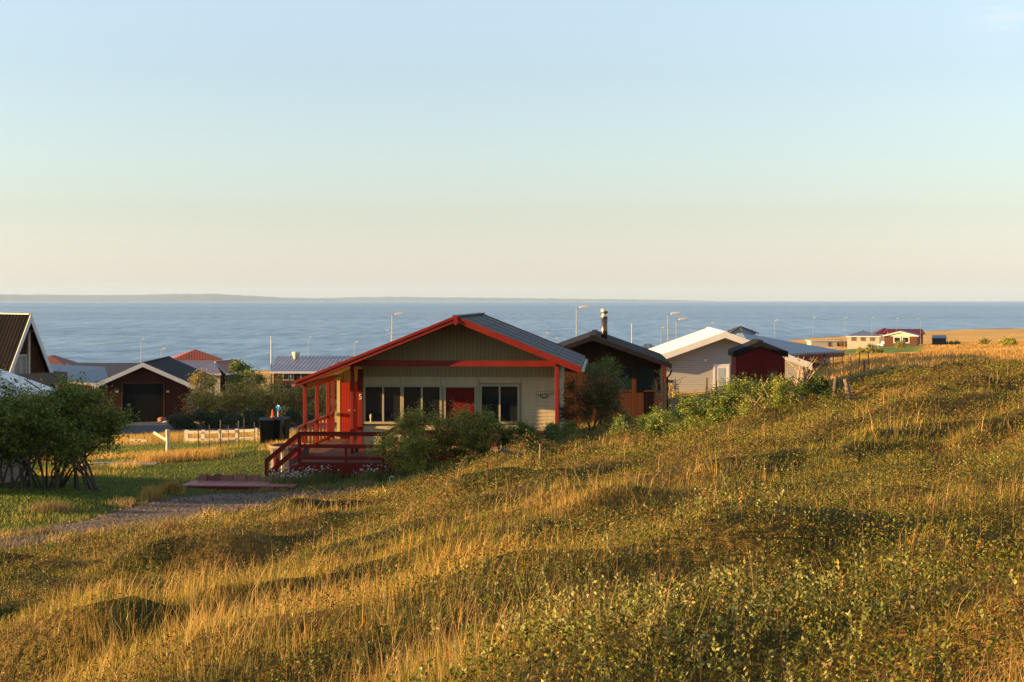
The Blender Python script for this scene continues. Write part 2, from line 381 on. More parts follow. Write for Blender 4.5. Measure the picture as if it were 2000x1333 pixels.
# track between two edges read off the photograph
TRU = [(-60,1060),(0,1048),(150,1027),(250,996),(340,972),(420,962),(520,960),(620,959),(680,957)]
TRL = [(-60,1092),(0,1079),(150,1052),(250,1038),(340,1014),(420,1010),(520,998),(620,984),(700,962)]
TU = [(-13.2,28),(-10.8,30),(-9.7,31.8),(-9.6,35.5),(-9.4,39.6),(-8.8,42.3),(-7.4,43),(-5.9,43),(-4.7,42)]
TL = [(-12.2,25),(-9.72,27),(-8.87,29),(-8.1,30),(-7.5,32),(-6.6,32.4),(-5.5,33.8),(-4.5,36.2),(-3.9,40.3)]
TRACK = [(p[0], p[1]) for p in TU] + [(p[0], p[1]) for p in reversed(TL)]
x, y = V[:, 0], V[:, 1]
hm = hill_mask(x, y); far = sstep(62, 80, y)
lawn = (1-hm)*(1-far)
def greenfield(x, y):
    return sstep(.3, .5, np.exp(-((x/np.maximum(y, 1)-.253)/.04)**2)*sstep(128, 145, y+14*(vn(x/6, y/9, 8)-.5))*(1-sstep(288, 305, y)))
def palette_ground(x, y):
    hm = hill_mask(x, y); n1 = fbm(x/1.8, y/1.8, 21, 3); n2 = fbm(x/.5, y/.5, 25, 2)
    gold = np.array([.13, .08, .02]); olive = np.array([.045, .042, .010]); green = np.array([.035, .055, .008])
    c = gold*(1-sstep(.4, .6, n1))[:, None] + olive*sstep(.4, .6, n1)[:, None]
    lw = green*(.8+.4*n2)[:, None]
    c = c*hm[:, None] + lw*(1-hm)[:, None]
    f = sstep(60, 80, y); nf = fbm(x/16, y/26, 31, 3); gr = sstep(.50, .56, nf)
    # green fields before the far houses, dry grass elsewhere
    fl = greenfield(x, y); gr = np.clip(gr*.5*(x < 30)+fl, 0, 1)
    dry = np.array([.52, .31, .08]); fgreen = np.array([.10, .15, .02])
    fc = dry*(.75+.5*n2)[:, None]*(1-gr)[:, None] + fgreen*gr[:, None]
    sh = np.interp(x, SHX, SHY); 
    c = c*(1-f)[:, None] + fc*f[:, None]
    rock = sstep(-7, -1, y-sh)[:, None]; return c*(1-rock) + np.array([.06, .055, .05])*rock
gm, nt, bs = base_mat('ground_soil'); at = node(nt, 'ShaderNodeAttribute', attribute_name='hue')
tc = node(nt, 'ShaderNodeTexCoord').outputs['Object']; n1 = noise(nt, tc, 9, 8); n2 = noise(nt, tc, 1.3, 5)
f = mathn(nt, 'MULTIPLY_ADD', n1, .7, mathn(nt, 'MULTIPLY', n2, .5))
mulc = node(nt, 'ShaderNodeMixRGB', blend_type='MULTIPLY'); mulc.inputs[0].default_value = 1
nt.links.new(at.outputs['Color'], mulc.inputs[1]); nt.links.new(mixc(nt, rampv(nt, f, .35, .85), (.55, .5, .5), (1.5, 1.45, 1.3)), mulc.inputs[2])
nt.links.new(mulc.outputs[0], bs.inputs['Base Color']); bs.inputs['Roughness'].default_value = .95; bs.inputs['Specular IOR Level'].default_value = .1
bp = node(nt, 'ShaderNodeBump'); bp.inputs['Distance'].default_value = .12; nt.links.new(n1, bp.inputs['Height']); nt.links.new(bp.outputs[0], bs.inputs['Normal'])
ground = npmesh('ground', V, Q, palette_ground(x, y), gm); tag(ground, kind='structure')
ground.data.polygons.foreach_set('use_smooth', [True]*len(Q))

gravel, nt, bs = base_mat('gravel'); tc = node(nt, 'ShaderNodeTexCoord').outputs['Object']
vo = node(nt, 'ShaderNodeTexVoronoi'); vo.inputs['Scale'].default_value = 9; nt.links.new(tc, vo.inputs['Vector'])
n2 = noise(nt, tc, 1.2, 6); c = mixc(nt, rampv(nt, n2, .35, .65), (.060, .036, .021), (.11, .066, .038)); c = mixc(nt, rampv(nt, vo.outputs['Color'], .45, 1.0), c, (.19, .13, .085))
nt.links.new(c, bs.inputs['Base Color']); bs.inputs['Roughness'].default_value = .95
b = node(nt, 'ShaderNodeBump'); b.inputs['Distance'].default_value = .03; nt.links.new(vo.outputs['Distance'], b.inputs['Height']); nt.links.new(b.outputs[0], bs.inputs['Normal'])
def strip(name, U, L, mat, lift, nu=90, nv=16, wob=.25, seed=1):
    tu = np.linspace(0, 1, nu); ku = np.linspace(0, 1, len(U)); kl = np.linspace(0, 1, len(L))
    ux = np.interp(tu, ku, [p[0] for p in U]); uy = np.interp(tu, ku, [p[1] for p in U]); lx = np.interp(tu, kl, [p[0] for p in L]); ly = np.interp(tu, kl, [p[1] for p in L])
    s = np.linspace(0, 1, nv)[None, :]; X = ux[:, None]*(1-s)+lx[:, None]*s; Y = uy[:, None]*(1-s)+ly[:, None]*s
    wv = (fbm(X/1.1, Y/1.1, seed, 3)-.5)*wob*2*np.abs(2*s-1)**3; Y = Y+wv; X = X+wv*.5
    Z = T(X.ravel(), Y.ravel())+lift - .10*(np.abs(2*s-1)**6*np.ones_like(X)).ravel()
    i = (np.arange(nv-1)[None, :]+(np.arange(nu-1)*nv)[:, None]).ravel(); Qd = np.stack([i, i+nv, i+nv+1, i+1], 1)
    o = npmesh(name, np.stack([X.ravel(), Y.ravel(), Z], 1), Qd, None, mat); o.data.polygons.foreach_set('use_smooth', [True]*len(Qd))
    return tag(o, kind='structure')
strip('gravel_track', TU, TL, gravel, .06, nv=24)
# asphalt lane behind the garden, from the garage to behind the house
RU = [(-34,86),(-28,92),(-24,93),(-19,90),(-14,88),(-8,86),(0,86),(6,87)]; RL = [(-34,74),(-28,76),(-22,78),(-18,77.5),(-14,77),(-8,77),(0,77),(6,78)]
strip('lane', RU, RL, ASPHALT, .12, nu=70, nv=12, wob=.4, seed=4)
strip('driveway', [(-28.5,96.5),(-28,90)], [(-21.5,96.5),(-21,90)], ASPHALT, .13, nu=10, nv=10, wob=.1, seed=5)

# ------------------------------------------------------------------ sea and far land
sea, nt, bs = base_mat('sea_water'); tc = node(nt, 'ShaderNodeTexCoord').outputs['Object']
bs.inputs['Roughness'].default_value = .35; bs.inputs['IOR'].default_value = 1.33; bs.inputs['Specular IOR Level'].default_value = .12
nb = noise(nt, tc, .0022, 5, (.15, 1.0, 1)); nb2 = noise(nt, tc, .2, 5, (1.0, .2, 1))
f = mathn(nt, 'MULTIPLY_ADD', nb2, .55, mathn(nt, 'MULTIPLY', nb, .5))
nt.links.new(mixc(nt, rampv(nt, f, .34, .70), (.05, .12, .18), (.27, .40, .50)), bs.inputs['Base Color'])  # sky reflection and the light and dark of ripples painted into the base colour
w1 = noise(nt, tc, .5, 6, (.35, 1.0, 1)); w2 = noise(nt, tc, .06, 5, (.35, 1.0, 1))
hgt = mathn(nt, 'MULTIPLY_ADD', w2, 5.0, mathn(nt, 'MULTIPLY', w1, 1.0))
b = node(nt, 'ShaderNodeBump'); b.inputs['Distance'].default_value = 1.0; b.inputs['Strength'].default_value = 1; nt.links.new(hgt, b.inputs['Height']); nt.links.new(b.outputs[0], bs.inputs['Normal'])
MB().add([(-14000,150,SEA),(14000,150,SEA),(14000,16000,SEA),(-14000,16000,SEA)], [(0,1,2,3)]).build('sea', sea)
tag(bpy.data.objects['sea'], kind='structure')
HILLM = plain('far_land', (.10, .10, .09), .95, .3, .001)
def far_hills(Y0, pts, name):
    mb = MB(); vs = []; fs = []; n = 5
    xs = np.linspace(pts[0][0], pts[-1][0], 240); hs = np.interp(xs, [p[0] for p in pts], [p[1] for p in pts])
    hs = hs + (vn(xs/14, xs*0, 3)-.5)*1.1*(hs > 1)
    prof = [(0, 0.0), (150, .35), (500, .75), (900, 1.0), (1900, .0)]
    for k, px in enumerate(xs):
        for (dy, s) in prof:
            Y = Y0+dy; vs.append(((px-1000)*Y/F, Y, (SEA-6)*(1-s) + hs[k]*Y0/F*s))
    m = len(prof)
    for k in range(len(xs)-1):
        for j in range(m-1): fs.append((k*m+j, (k+1)*m+j, (k+1)*m+j+1, k*m+j+1))
    o = mb.add(vs, fs).build(name, HILLM, smooth=True); tag(o, kind='structure')
far_hills(12500, [(-700,6),(-200,9),(0,12),(100,11.2),(250,10.5),(340,13.0),(420,12.8),(500,8.5),(560,5),(640,3)], 'hills')
far_hills(13500, [(480,1),(620,4.2),(760,7),(860,5.8),(1000,4.4),(1150,2.4),(1300,.6),(1400,-2)], 'distant_hills')

# ------------------------------------------------------------------ red house
HZ = -5.92; D = .75
class Frame:
    def __init__(s, ox, oy, oz, rot): s.o = (ox, oy, oz); s.r = rot
    def on(s, px, py, c=0.0):
        """photograph point -> local (x, z) on the upright plane local y = c"""
        a = (px-1000)/F; b = (py-HOR)/F; vx, vy = -math.sin(s.r), math.cos(s.r); ux, uy = math.cos(s.r), math.sin(s.r)
        Y = (c + s.o[0]*vx + s.o[1]*vy)/(a*vx+vy); X = a*Y
        return ((X-s.o[0])*ux+(Y-s.o[1])*uy, -b*Y-s.o[2])
    def onx(s, px, py, c=0.0):
        """same on the plane local x = c -> (y, z)"""
        a = (px-1000)/F; b = (py-HOR)/F; vx, vy = -math.sin(s.r), math.cos(s.r); ux, uy = math.cos(s.r), math.sin(s.r)
        Y = (c + s.o[0]*ux + s.o[1]*uy)/(a*ux+uy); X = a*Y
        return ((X-s.o[0])*vx+(Y-s.o[1])*vy, -b*Y-s.o[2])
def rect(fr, x0, y0, x1, y1, c):
    a = fr.on(x0, y0, c); b = fr.on(x1, y1, c); return a[0], b[0], b[1], a[1]      # u0,u1,z0,z1

fh = Frame(HO[0], HO[1], HZ, HF)
H = thing('red_trimmed_house', 'cream clapboard house with red gable trim and covered red porch, nearest of the houses', 'house', (HO[0], HO[1], HZ), HF)
APX, APZ = fh.on(890, 619.5, -.55)
SL = .405; LX = fh.on(580, 750, -.55)[0]; RX = fh.on(1131, 715, -.55)[0]
WX0, WX1 = 1.72, 8.50; WY0, WY1 = 1.2, 9.0; RY0, RY1 = -.55, 9.5; FZ = .45
def rz(x): return APZ - SL*abs(x-APX)
# main wall: lap siding on the front as real overlapping laps, broken by openings
wins = [rect(fh, 714, 756, 783, 824, WY0), rect(fh, 789, 756, 859, 824, WY0), rect(fh, 941, 755, 1011, 824, WY0)]
shut = rect(fh, 871, 757, 927, 812, WY0)
opens = [(a-.09, b+.09, c-.10, d+.07) for a, b, c, d in wins] + [(shut[0]-.06, shut[1]+.06, D+.15, shut[3]+.06)]
BANDZ = fh.on(1000, 737, WY0)[1]
mb = MB(); z = FZ; LP = .125
xs = sorted(set([WX0, WX1] + [v for o in opens for v in o[:2]]))
while z < BANDZ-.01:
    z1 = min(z+LP, BANDZ)
    for a, b in zip(xs[:-1], xs[1:]):
        m = (a+b)/2; zc = (z+z1)/2
        if any(o[0] < m < o[1] and o[2] < zc < o[3] for o in opens): continue
        mb.prism([(WY0-.028, z), (WY0-.004, z1), (WY0+.1, z1), (WY0+.1, z)], 'x', a, b)
    z = z1
mb.build('lap_siding', CREAM, H)
# upper upright boards to the gable, and the remaining walls
mb = MB(); x = WX0
while x < WX1-.02:
    x1 = min(x+.135, WX1); mb.prism([(x+.003, BANDZ), (x1-.003, BANDZ), (x1-.003, rz(x1)-.16), (x+.003, rz(x)-.16)], 'y', WY0-.03, WY0+.05); x = x1
mb.build('gable_boards', CREAM_V, H); mb = MB()
x = LX+.5
while x < WX0: 
    x1 = x+.135
    if rz(x)-.2 > D+2.12: mb.prism([(x+.006, D+2.12), (x1-.006, D+2.12), (x1-.003, rz(x1)-.16), (x+.003, rz(x)-.16)], 'y', 5.18, 5.25)
    x = x1
mb.build('porch_boards', CREAM_V, H)
mb = MB()
prof = [(WX0, FZ), (WX1, FZ), (WX1, rz(WX1)-.16), (APX, APZ-.16), (WX0, rz(WX0)-.16)]
mb.prism(prof, 'y', WY0+.06, 5.2)
prof = [(.12, FZ), (WX1-.002, FZ), (WX1-.002, rz(WX1)-.162), (APX, APZ-.162), (.12, rz(.12)-.162)]
mb.prism(prof, 'y', 5.26, WY1)
mb.build('wall', CREAM, H)
mb = MB()
mb.box(WX0-.02, WX1+.02, WY0+.02, WY1-.1, -.35, FZ-.004); mb.build('foundation', STONE, H)
# vertical joint battens of the panelled front, corner boards
for px in (752+31, 861, 935, 1018):
    u = fh.on(px, 745, WY0)[0]; MB().box(u-.018, u+.018, WY0-.05, WY0-.03, D, BANDZ).build('joint_batten', CREAM_TRIM, H)
for i, (a, b, c, d) in enumerate(wins):
    mf = MB(); t = .075
    mf.box(a-t, a, WY0-.075, WY0+.07, c-t, d+t); mf.box(b, b+t, WY0-.075, WY0+.07, c-t, d+t)
    mf.box(a, b, WY0-.075, WY0+.07, d, d+t); mf.box(a-.02, b+.02, WY0-.11, WY0+.07, c-t, c)
    m = (a+b)/2; mf.box(m-.03, m+.03, WY0-.045, WY0+.06, c, d)
    f_ = mf.build('window', CREAM_TRIM, H)
    MB().box(a, m-.03, WY0+.02, WY0+.035, c, d).build('pane', GLASS, f_); MB().box(m+.03, b, WY0+.02, WY0+.035, c, d).build('pane', GLASS, f_)
mf = MB(); a, b, c, d = shut
mf.box(a-.06, a, WY0-.06, WY0+.07, D+.15, d+.06); mf.box(b, b+.06, WY0-.06, WY0+.07, D+.15, d+.06); mf.box(a, b, WY0-.06, WY0+.07, d, d+.06)
f_ = mf.build('door_frame', CREAM_TRIM, H); MB().box(a, b, WY0-.01, WY0+.04, D+.1, d).build('panel_door', RED_DARK, H)['label'] = 'dark red boarded door between the front windows'
f_ = [c for c in H.children if c.name.startswith('window')][0]; a_, _z = fh.on(725, 815, WY0)
MB().tube([(a_, WY0-.06, wins[0][2]+.0), (a_, WY0-.06, wins[0][2]+.05), (a_, WY0-.06, wins[0][2]+.14), (a_, WY0-.06, wins[0][2]+.22), (a_, WY0-.06, wins[0][2]+.27)], [.05, .022, .04, .045, .015], 10).build('sill_lantern', CREAM_TRIM, f_)
# porch back wall with entrance
mb = MB(); mb.box(.12, .24, 5.12, 5.26, FZ, D+2.3); mb.build('corner_board', CREAM, H)
mb = MB(); mb.box(.24, .30, 5.16, 5.26, D, D+2.12); mb.box(1.26, WX0, 5.18, 5.26, D, D+2.12); mb.build('red_wall_boards', RED_DOOR, H)
dr = MB().box(.30, 1.26, 5.12, 5.25, D+.02, D+2.10).build('door', RED_DOOR, H, bevel=.008); dr['label'] = 'bright red boarded entrance door in the porch'
MB().box(.55, .80, 5.10, 5.12, D+1.02, D+1.10).build('letter_plate', WHITE, dr)
hb = MB().tube([(1.16, 5.06, D+1.02), (1.02, 5.06, D+1.02)], .012).tube([(1.16, 5.12, D+1.02), (1.16, 5.06, D+1.02)], .012); hb.build('handle', STEEL, dr)
# roof
mb = MB(); th = .10
pr = [(LX-.05, rz(LX-.05)), (APX, APZ), (RX+.05, rz(RX+.05)), (RX+.05, rz(RX+.05)-th), (APX, APZ-th), (LX-.05, rz(LX-.05)-th)]
mb.prism([pr[0], pr[1], pr[4], pr[5]], 'y', RY0, RY1); mb.prism([pr[1], pr[2], pr[3], pr[4]], 'y', RY0, RY1)
roof = mb.build('roof', SLATE, H)
mb = MB()
for sgn, xe in ((-1, LX), (1, RX)):
    n_ = 5; 
    for k in range(1, n_):
        xx = APX+(xe-APX)*k/n_; mb.beam((xx, RY0, rz(xx)+.008), (xx, RY1, rz(xx)+.008), .045, .03)
    yy = RY0+.02
    while yy < RY1:
        mb.beam((APX+sgn*.05, yy, APZ+.004-.02), (xe, yy, rz(xe)+.004), .03, .02); yy += 2.45
mb.build('seam', SEAM, roof)
MB().beam((APX, RY0-.02, APZ+.03), (APX, RY1, APZ+.03), .22, .05).build('ridge_cap', SLATE, roof)
mb = MB(); mb.prism([(LX+.02, rz(LX)-.125), (APX, APZ-.125), (APX, APZ-.145), (LX+.02, rz(LX)-.145)], 'y', RY0+.05, WY0-.04)
mb.prism([(APX, APZ-.125), (RX-.02, rz(RX)-.125), (RX-.02, rz(RX)-.145), (APX, APZ-.145)], 'y', RY0+.05, WY0-.04)
mb.prism([(LX+.02, rz(LX)-.125), (WX0-.01, rz(WX0)-.125), (WX0-.01, rz(WX0)-.145), (LX+.02, rz(LX)-.145)], 'y', WY0-.03, 5.17)
mb.build('soffit', SOFFIT, H)
def barge(y, name, off, hgt, thick, mat=RED):
    mb = MB()
    for xe in (LX-.06, RX+.06):
        mb.prism([(xe, rz(xe)+off), (APX, APZ+off), (APX, APZ+off-hgt), (xe, rz(xe)+off-hgt)], 'y', y-thick, y)
    return mb.build(name, mat, H, bevel=.006)
barge(RY0-.002, 'bargeboard', .03, .21, .035); barge(RY0-.038, 'barge_trim', .05, .10, .025)
barge(RY1+.04, 'bargeboard', .03, .24, .035)
MB().prism([(APX-.07, APZ+.06), (APX+.07, APZ+.06), (APX+.05, APZ-.26), (APX-.05, APZ-.26)], 'y', RY0-.09, RY0-.066).build('apex_block', RED, H)
for xe, s_ in ((LX-.07, -1), (RX+.07, 1)):
    z_ = rz(xe)-.08; pts = [(xe+s_*.055+.055*math.cos(t), 0, z_+.055*math.sin(t)) for t in np.linspace(math.pi, 2*math.pi, 7)]
    mb = MB(); n_ = len(pts); vs = [(p[0], RY0-.02, p[2]) for p in pts]+[(p[0], RY1, p[2]) for p in pts]
    mb.add(vs, [(k, k+1, k+1+n_, k+n_) for k in range(n_-1)]); g = mb.build('gutter', WHITE_OLD, H); sm = g.modifiers.new('s', 'SOLIDIFY'); sm.thickness = .006
# porch frame
BT = fh.on(1000, 705, 0)[1]; BB = fh.on(1000, 716.5, 0)[1]
xl = fh.on(690, 711, 0)[0]; 
MB().box(xl-.02, fh.on(1086, 711, 0)[0], -.05, .05, BB, BT).build('tie_beam', RED, H, bevel=.008)
MB().beam((.03, .0, rz(.03)-.25), (.03, 5.1, rz(.03)-.25), .10, .18).build('eaves_beam', RED, H, bevel=.008)
posts = [(0.02, 0, rz(.02)-.16, .12), (0.02, 2.0, rz(.02)-.16, .12), (.02, 4.0, rz(.02)-.16, .12), (.02, 4.95, rz(.02)-.16, .09), (fh.on(688, 800, 0)[0], 0, rz(1.62)-.16, .115), (fh.on(1088, 800, 0)[0], 0, BB, .13)]
for (px_, py_, zt, wd) in posts:
    MB().box(px_-wd/2, px_+wd/2, py_-wd/2, py_+wd/2, (D if px_ < 5 else -.25), zt).build('porch_post', RED, H, bevel=.008)
MB().box(fh.on(688, 800, 0)[0]-.5, fh.on(688, 800, 0)[0]+.5, -.04, .04, BB, BB+.14).build('bracket_beam', RED, H)
cb = MB().box(WX0-.10, WX0+.07, WY0-.10, WY0-.05, D, BANDZ+.25).box(WX0-.10, WX0-.05, WY0-.05, WY0+.1, D, BANDZ+.25).build('corner_post', RED, H, bevel=.006)
def text_mesh(txt, size, depth, name, mat, parent, loc, rot=(math.pi/2, 0, 0), shear=0):
    cu = bpy.data.curves.new(name, 'FONT'); cu.body = txt; cu.size = size; cu.extrude = depth; cu.align_x = 'CENTER'; cu.align_y = 'CENTER'
    t = bpy.data.objects.new('tmp', cu); C.objects.link(t); bpy.context.view_layer.update()
    me = bpy.data.meshes.new_from_object(t); bpy.data.objects.remove(t); o = bpy.data.objects.new(name, me); C.objects.link(o)
    me.materials.clear(); me.materials.append(mat); o.location = loc; o.rotation_euler = rot; o.parent = parent; return o
nu_, nz_ = fh.on(707, 776, WY0-.1); text_mesh('5', .26, .006, 'house_number', SIGN_LIGHT, cb, (WX0-.01, WY0-.112, nz_))
# carved plank sign under the gable, right end: pale strokes worn past reading
a = fh.on(1047, 769, WY0-.06); b = fh.on(1081, 765.5, WY0-.06)
sg = MB().beam((a[0], WY0-.07, a[1]), (b[0], WY0-.07, b[1]), .03, .09).build('wooden_name_plank', PAINTED_SIGN, None)
sgm = thing('name_sign', 'small plank sign with worn pale letters and a curved bracket on the cream wall', 'sign', (HO[0], HO[1], HZ), HF); sg.parent = sgm; sg.name = 'plank'
mb = MB()
for k, (w_, t_) in enumerate(((.03, 0), (.045, 1), (.03, 0), (.04, 1), (.02, 0), (.045, 0), (.03, 1), (.04, 0))):
    f_ = (k+.6)/8.2; xx = a[0]+(b[0]-a[0])*f_; zz = a[1]+(b[1]-a[1])*f_; MB().box(xx-w_/2, xx+w_/2, WY0-.092, WY0-.085, zz-.035, zz+.035).build('letter', SIGN_LIGHT, sgm)
mb = MB(); cx_ = a[0]+.27; mb.tube([(cx_+.13*math.cos(t), WY0-.07, a[1]-.04+.10*math.sin(t)) for t in np.linspace(math.pi, 2*math.pi, 9)], .016, 6); mb.build('bracket', WOOD_DARK, sgm)

# deck, joists, railings, stairs belong to the house
DF = fh.on(600, 903.5, -2.62)[1]; DX0 = fh.on(583, 900, -2.6)[0]; DX1 = fh.on(752, 900, -2.6)[0]
mb = MB(); xx = DX0
mb.box(DX0, DX1, -2.6, 0.02, D-.045, D); mb.box(-.05, WX0+.02, .02, 5.14, D-.045, D-.002); mb.box(WX0+.02, 8.62, .02, WY0-.03, D-.045, D-.001); mb.box(DX1, 8.62, -.12, .02, D-.045, D-.001)
mb.build('deck', RED_DECK, H)
mb = MB()
mb.box(DX0, DX1, -2.65, -2.605, D-.26, D-.02); mb.box(DX0+.02, DX1-.02, -2.63, -2.60, D-.43, D-.275)
mb.box(DX1-.045, DX1, -2.60, -.1, D-.43, D-.05); mb.box(DX0, DX0+.045, -2.60, -.1, D-.43, D-.05)
mb.box(DX1, 8.62, -.17, -.125, D-.26, D-.02); mb.box(-.1, -.055, .02, 5.1, D-.43, D-.02)
mb.build('deck_fascia', RED, H)
for xx in (DX0+.1, (DX0+DX1)/2, DX0+.72*(DX1-DX0), DX1-.1):
    MB().box(xx-.06, xx+.06, -2.70, -2.652, -.05, D-.06).build('deck_leg', RED, H)
for k in range(9):
    xx = DX0+.2+k*.34; MB().box(xx-.12-.03*(k % 2), xx+.12, -2.58+.04*(k % 3), -2.2, -.2, .22+.03*(k % 3)).build('foundation_stone', STONE, H, bevel=.03)
def rail(p, q, wd=.045, h=.13): MB().beam(p, q, wd, h).build('rail', RED, H, bevel=.006)
yf = -2.66
for zz, hh in ((D+.90, .115), (D+.52, .12), (D+.14, .115)): rail((DX0-.02, yf, zz), (DX1+.02, yf, zz), .045, hh)
rail((DX0-.04, yf+.02, D+.965), (DX1+.04, yf+.02, D+.965), .14, .03)
for xx in (DX0+.03, DX1-.04): MB().box(xx-.05, xx+.05, yf+.024, yf+.12, D-.5, D+.95).build('railing_post', RED, H, bevel=.006)
MB().box((DX0+DX1)/2+.1, (DX0+DX1)/2+.18, yf+.024, yf+.08, D-.45, D+.55).build('railing_post', RED, H, bevel=.006)
for zz in (D+.90, D+.52, D+.14): rail((DX1-.0, yf+.05, zz), (DX1-.0, -.05, zz))
for zz, hh in ((D+.74, .12), (D+.35, .10)): rail((DX1, -.05, zz), (8.5, -.05, zz), .045, hh)
for xx in (4.3, 5.6, 7.0): MB().box(xx-.04, xx+.04, -.02, .05, D, D+.72).build('railing_post', RED, H)
# left side railing with balusters
for zz in (D+.90, D+.12): rail((-.02, -.9, zz), (-.02, 5.1, zz), .05, .10)
rail((-.02, -.9, D+.965), (-.02, 5.1, D+.965), .13, .03)
yy = -.8
while yy < 5.0:
    MB().box(-.055, .0, yy-.045, yy+.045, D+.05, D+.88).build('baluster', RED, H); yy += .62
# stairs falling to the left from the deck front
SX0 = DX0; SX1 = fh.on(520, 940, -2.66)[0]; SZ1 = -.02
zt0, zt1 = D+.88, fh.on(517, 900, yf)[1]-.02
for yy in (yf, yf+1.25):
    MB().beam((SX0, yy, zt0), (SX1, yy, zt1), .045, .15, (0, 0, 1)).build('stair_rail', RED, H, bevel=.006)
    MB().beam((SX0, yy, zt0-.42), (SX1+.1, yy, zt1-.38), .045, .15, (0, 0, 1)).build('stair_rail', RED, H, bevel=.006)
    MB().beam((SX0, yy+.03, D-.18), (SX1+.15, yy+.03, SZ1+.12), .05, .24).build('stringer', RED, H)
    MB().box(SX1-.05, SX1+.06, yy-.03, yy+.07, SZ1-.05, zt1+.05).build('railing_post', RED, H, bevel=.006)
    MB().box(SX1+.30, SX1+.40, yy+.025, yy+.09, SZ1, zt1+.08).build('railing_post', RED, H, bevel=.006)
for k in range(4):
    f_ = (k+.5)/4; xx = SX0+(SX1+.1-SX0)*f_; MB().box(xx-.16, xx+.16, yf+.06, yf+1.22, D-.02-(k+1)*.155, D+.02-(k+1)*.155).build('step', RED_DECK, H)

# boardwalk in front of the stairs: low red planks with upright edging behind
bx0 = P(353, 957, 43.6)[0]; bw = thing('boardwalk', 'low red plank boardwalk with mixed upright edging boards, at the foot of the stairs', 'boardwalk', (bx0, 43.55, tz(-9, 43.8)), HF)
mb = MB(); L_ = 3.35
k = 0; xx = 0
while xx < L_:
    mb.box(xx, xx+.175, 0+.015*(k % 3), 1.2, .09, .13+.004*(k % 2)); xx += .185; k += 1
mb.build('planks', plain('red_plank', (.27, .10, .08), .6, .3, 3), bw)
MB().box(-.02, L_, -.045, -.005, -.2, .11).build('front_board', RED, bw)
mb = MB(); xx = .15; k = 0; hs_ = [.14, .20, .17, .22, .19, .20, .24, .18, .21]
while xx < L_+.1:
    wd = (.10, .30, .18, .26, .34)[k % 5]; mb.box(xx, xx+wd-.012, 1.21, 1.26+.01*(k % 2), -.1, .12+hs_[k % 9]); xx += wd; k += 1
mb.build('edging_boards', MIXED_PLANK, bw)

# round tub beyond the stair
tx_, ty_ = P(566, 900, 47.2)[:2]; tb = thing('wooden_tub', 'round grey wooden tub with pale rim beside the red stairs', 'tub', (tx_, ty_, tz(tx_, ty_)))
mb = MB(); r_ = .62; n_ = 26; g_ = .95
vs = []; fs = []
for k in range(n_):
    t0 = 2*math.pi*k/n_; t1 = 2*math.pi*(k+.93)/n_
    for (t, rr) in ((t0, r_), (t1, r_), (t1, r_-.04), (t0, r_-.04)):
        vs.append((rr*math.cos(t), rr*math.sin(t), 0)); 
    for (t, rr) in ((t0, r_+.02), (t1, r_+.02), (t1, r_-.02), (t0, r_-.02)): vs.append((rr*math.cos(t), rr*math.sin(t), g_))
    b_ = k*8; fs += [(b_, b_+1, b_+5, b_+4), (b_+1, b_+2, b_+6, b_+5), (b_+2, b_+3, b_+7, b_+6), (b_+3, b_, b_+4, b_+7), (b_+4, b_+5, b_+6, b_+7)]
mb.add(vs, fs).build('staves', GREY_WOOD, tb)
MB().tube([((r_+.03)*math.cos(t), (r_+.03)*math.sin(t), g_+.02) for t in np.linspace(0, 2*math.pi, 30)], .045, 6, False).build('rim', WOOD, tb)
MB().tube([((r_+.012)*math.cos(t), (r_+.012)*math.sin(t), .3) for t in np.linspace(0, 2*math.pi, 30)], .018, 5, False).build('hoop', STEEL, tb)
mb = MB(); mb.tube([(0, 0, .90), (0, 0, .93)], [r_-.06, r_-.06], 26); mb.build('lid', GREY_WOOD, tb)
px_, py_ = P(551, 900, 46.2)[:2]; lp = thing('garden_stake', 'pale upright stake with a yellow round cap, in front of the grey tub', 'stake', (px_, py_, tz(px_, py_)))
MB().tube([(0, 0, -.1), (0, 0, .9)], .035, 8).build('stake', WHITE_OLD, lp); MB().tube([(0, 0, .9), (0, 0, .93), (0, 0, 1.02), (0, 0, 1.05)], [.05, .07, .07, .03], 10).build('cap', YELLOW, lp)

# leaning bench back and boots on the porch
u_, z_ = fh.on(977, 847, .9); bn = thing('folded_table', 'tan folded table leaning on the cream wall below the right window', 'table', (HO[0], HO[1], HZ), HF)
MB().beam((u_-.03, .82, D+.02), (u_-.03, 1.08, D+.52), .40, .03, (0, 1, 0)).build('table_top', plain('tan_board', (.30, .19, .11), .6, .15), bn)
MB().beam((u_+.20, .70, D), (u_+.14, 1.08, D+.62), .04, .05).build('leg', WOOD_DARK, bn); MB().beam((u_-.26, .70, D), (u_-.22, 1.08, D+.6), .04, .05).build('leg', WOOD_DARK, bn)
def boot(px, label):
    u_, _ = fh.on(px, 845, .3); o = MB()
    o.tube([(0, 0, .02), (0, 0, .12), (0, 0, .30)], [.055, .05, .062], 10); o.tube([(0, .02, .04), (0, -.10, .045), (0, -.20, .03)], [.05, .045, .03], 8)
    x_ = HO[0]+u_*math.cos(HF)-.3*math.sin(HF); y_ = HO[1]+u_*math.sin(HF)+.3*math.cos(HF)
    b_ = o.build('rubber_boot', BLACK, None, (x_, y_, HZ+D), True, rotz=.4*(px-1080)); tag(b_, label, 'boot')
boot(1076, 'black rubber boot, left one of the pair by the right porch post'); boot(1082, 'black rubber boot, right one of the pair touching the right porch post')
u_, _ = fh.on(697, 880, .6); pt = MB().tube([(0,0,0),(0,0,.02),(0,0,.16),(0,0,.19),(0,0,.15)], [.07,.085,.12,.12,.09], 14).build('flower_pot', BLACK, None, (HO[0]+u_, HO[1]+.5-.066*u_, HZ+D), True); tag(pt, 'small black pot on the porch deck by the corner post', 'pot')

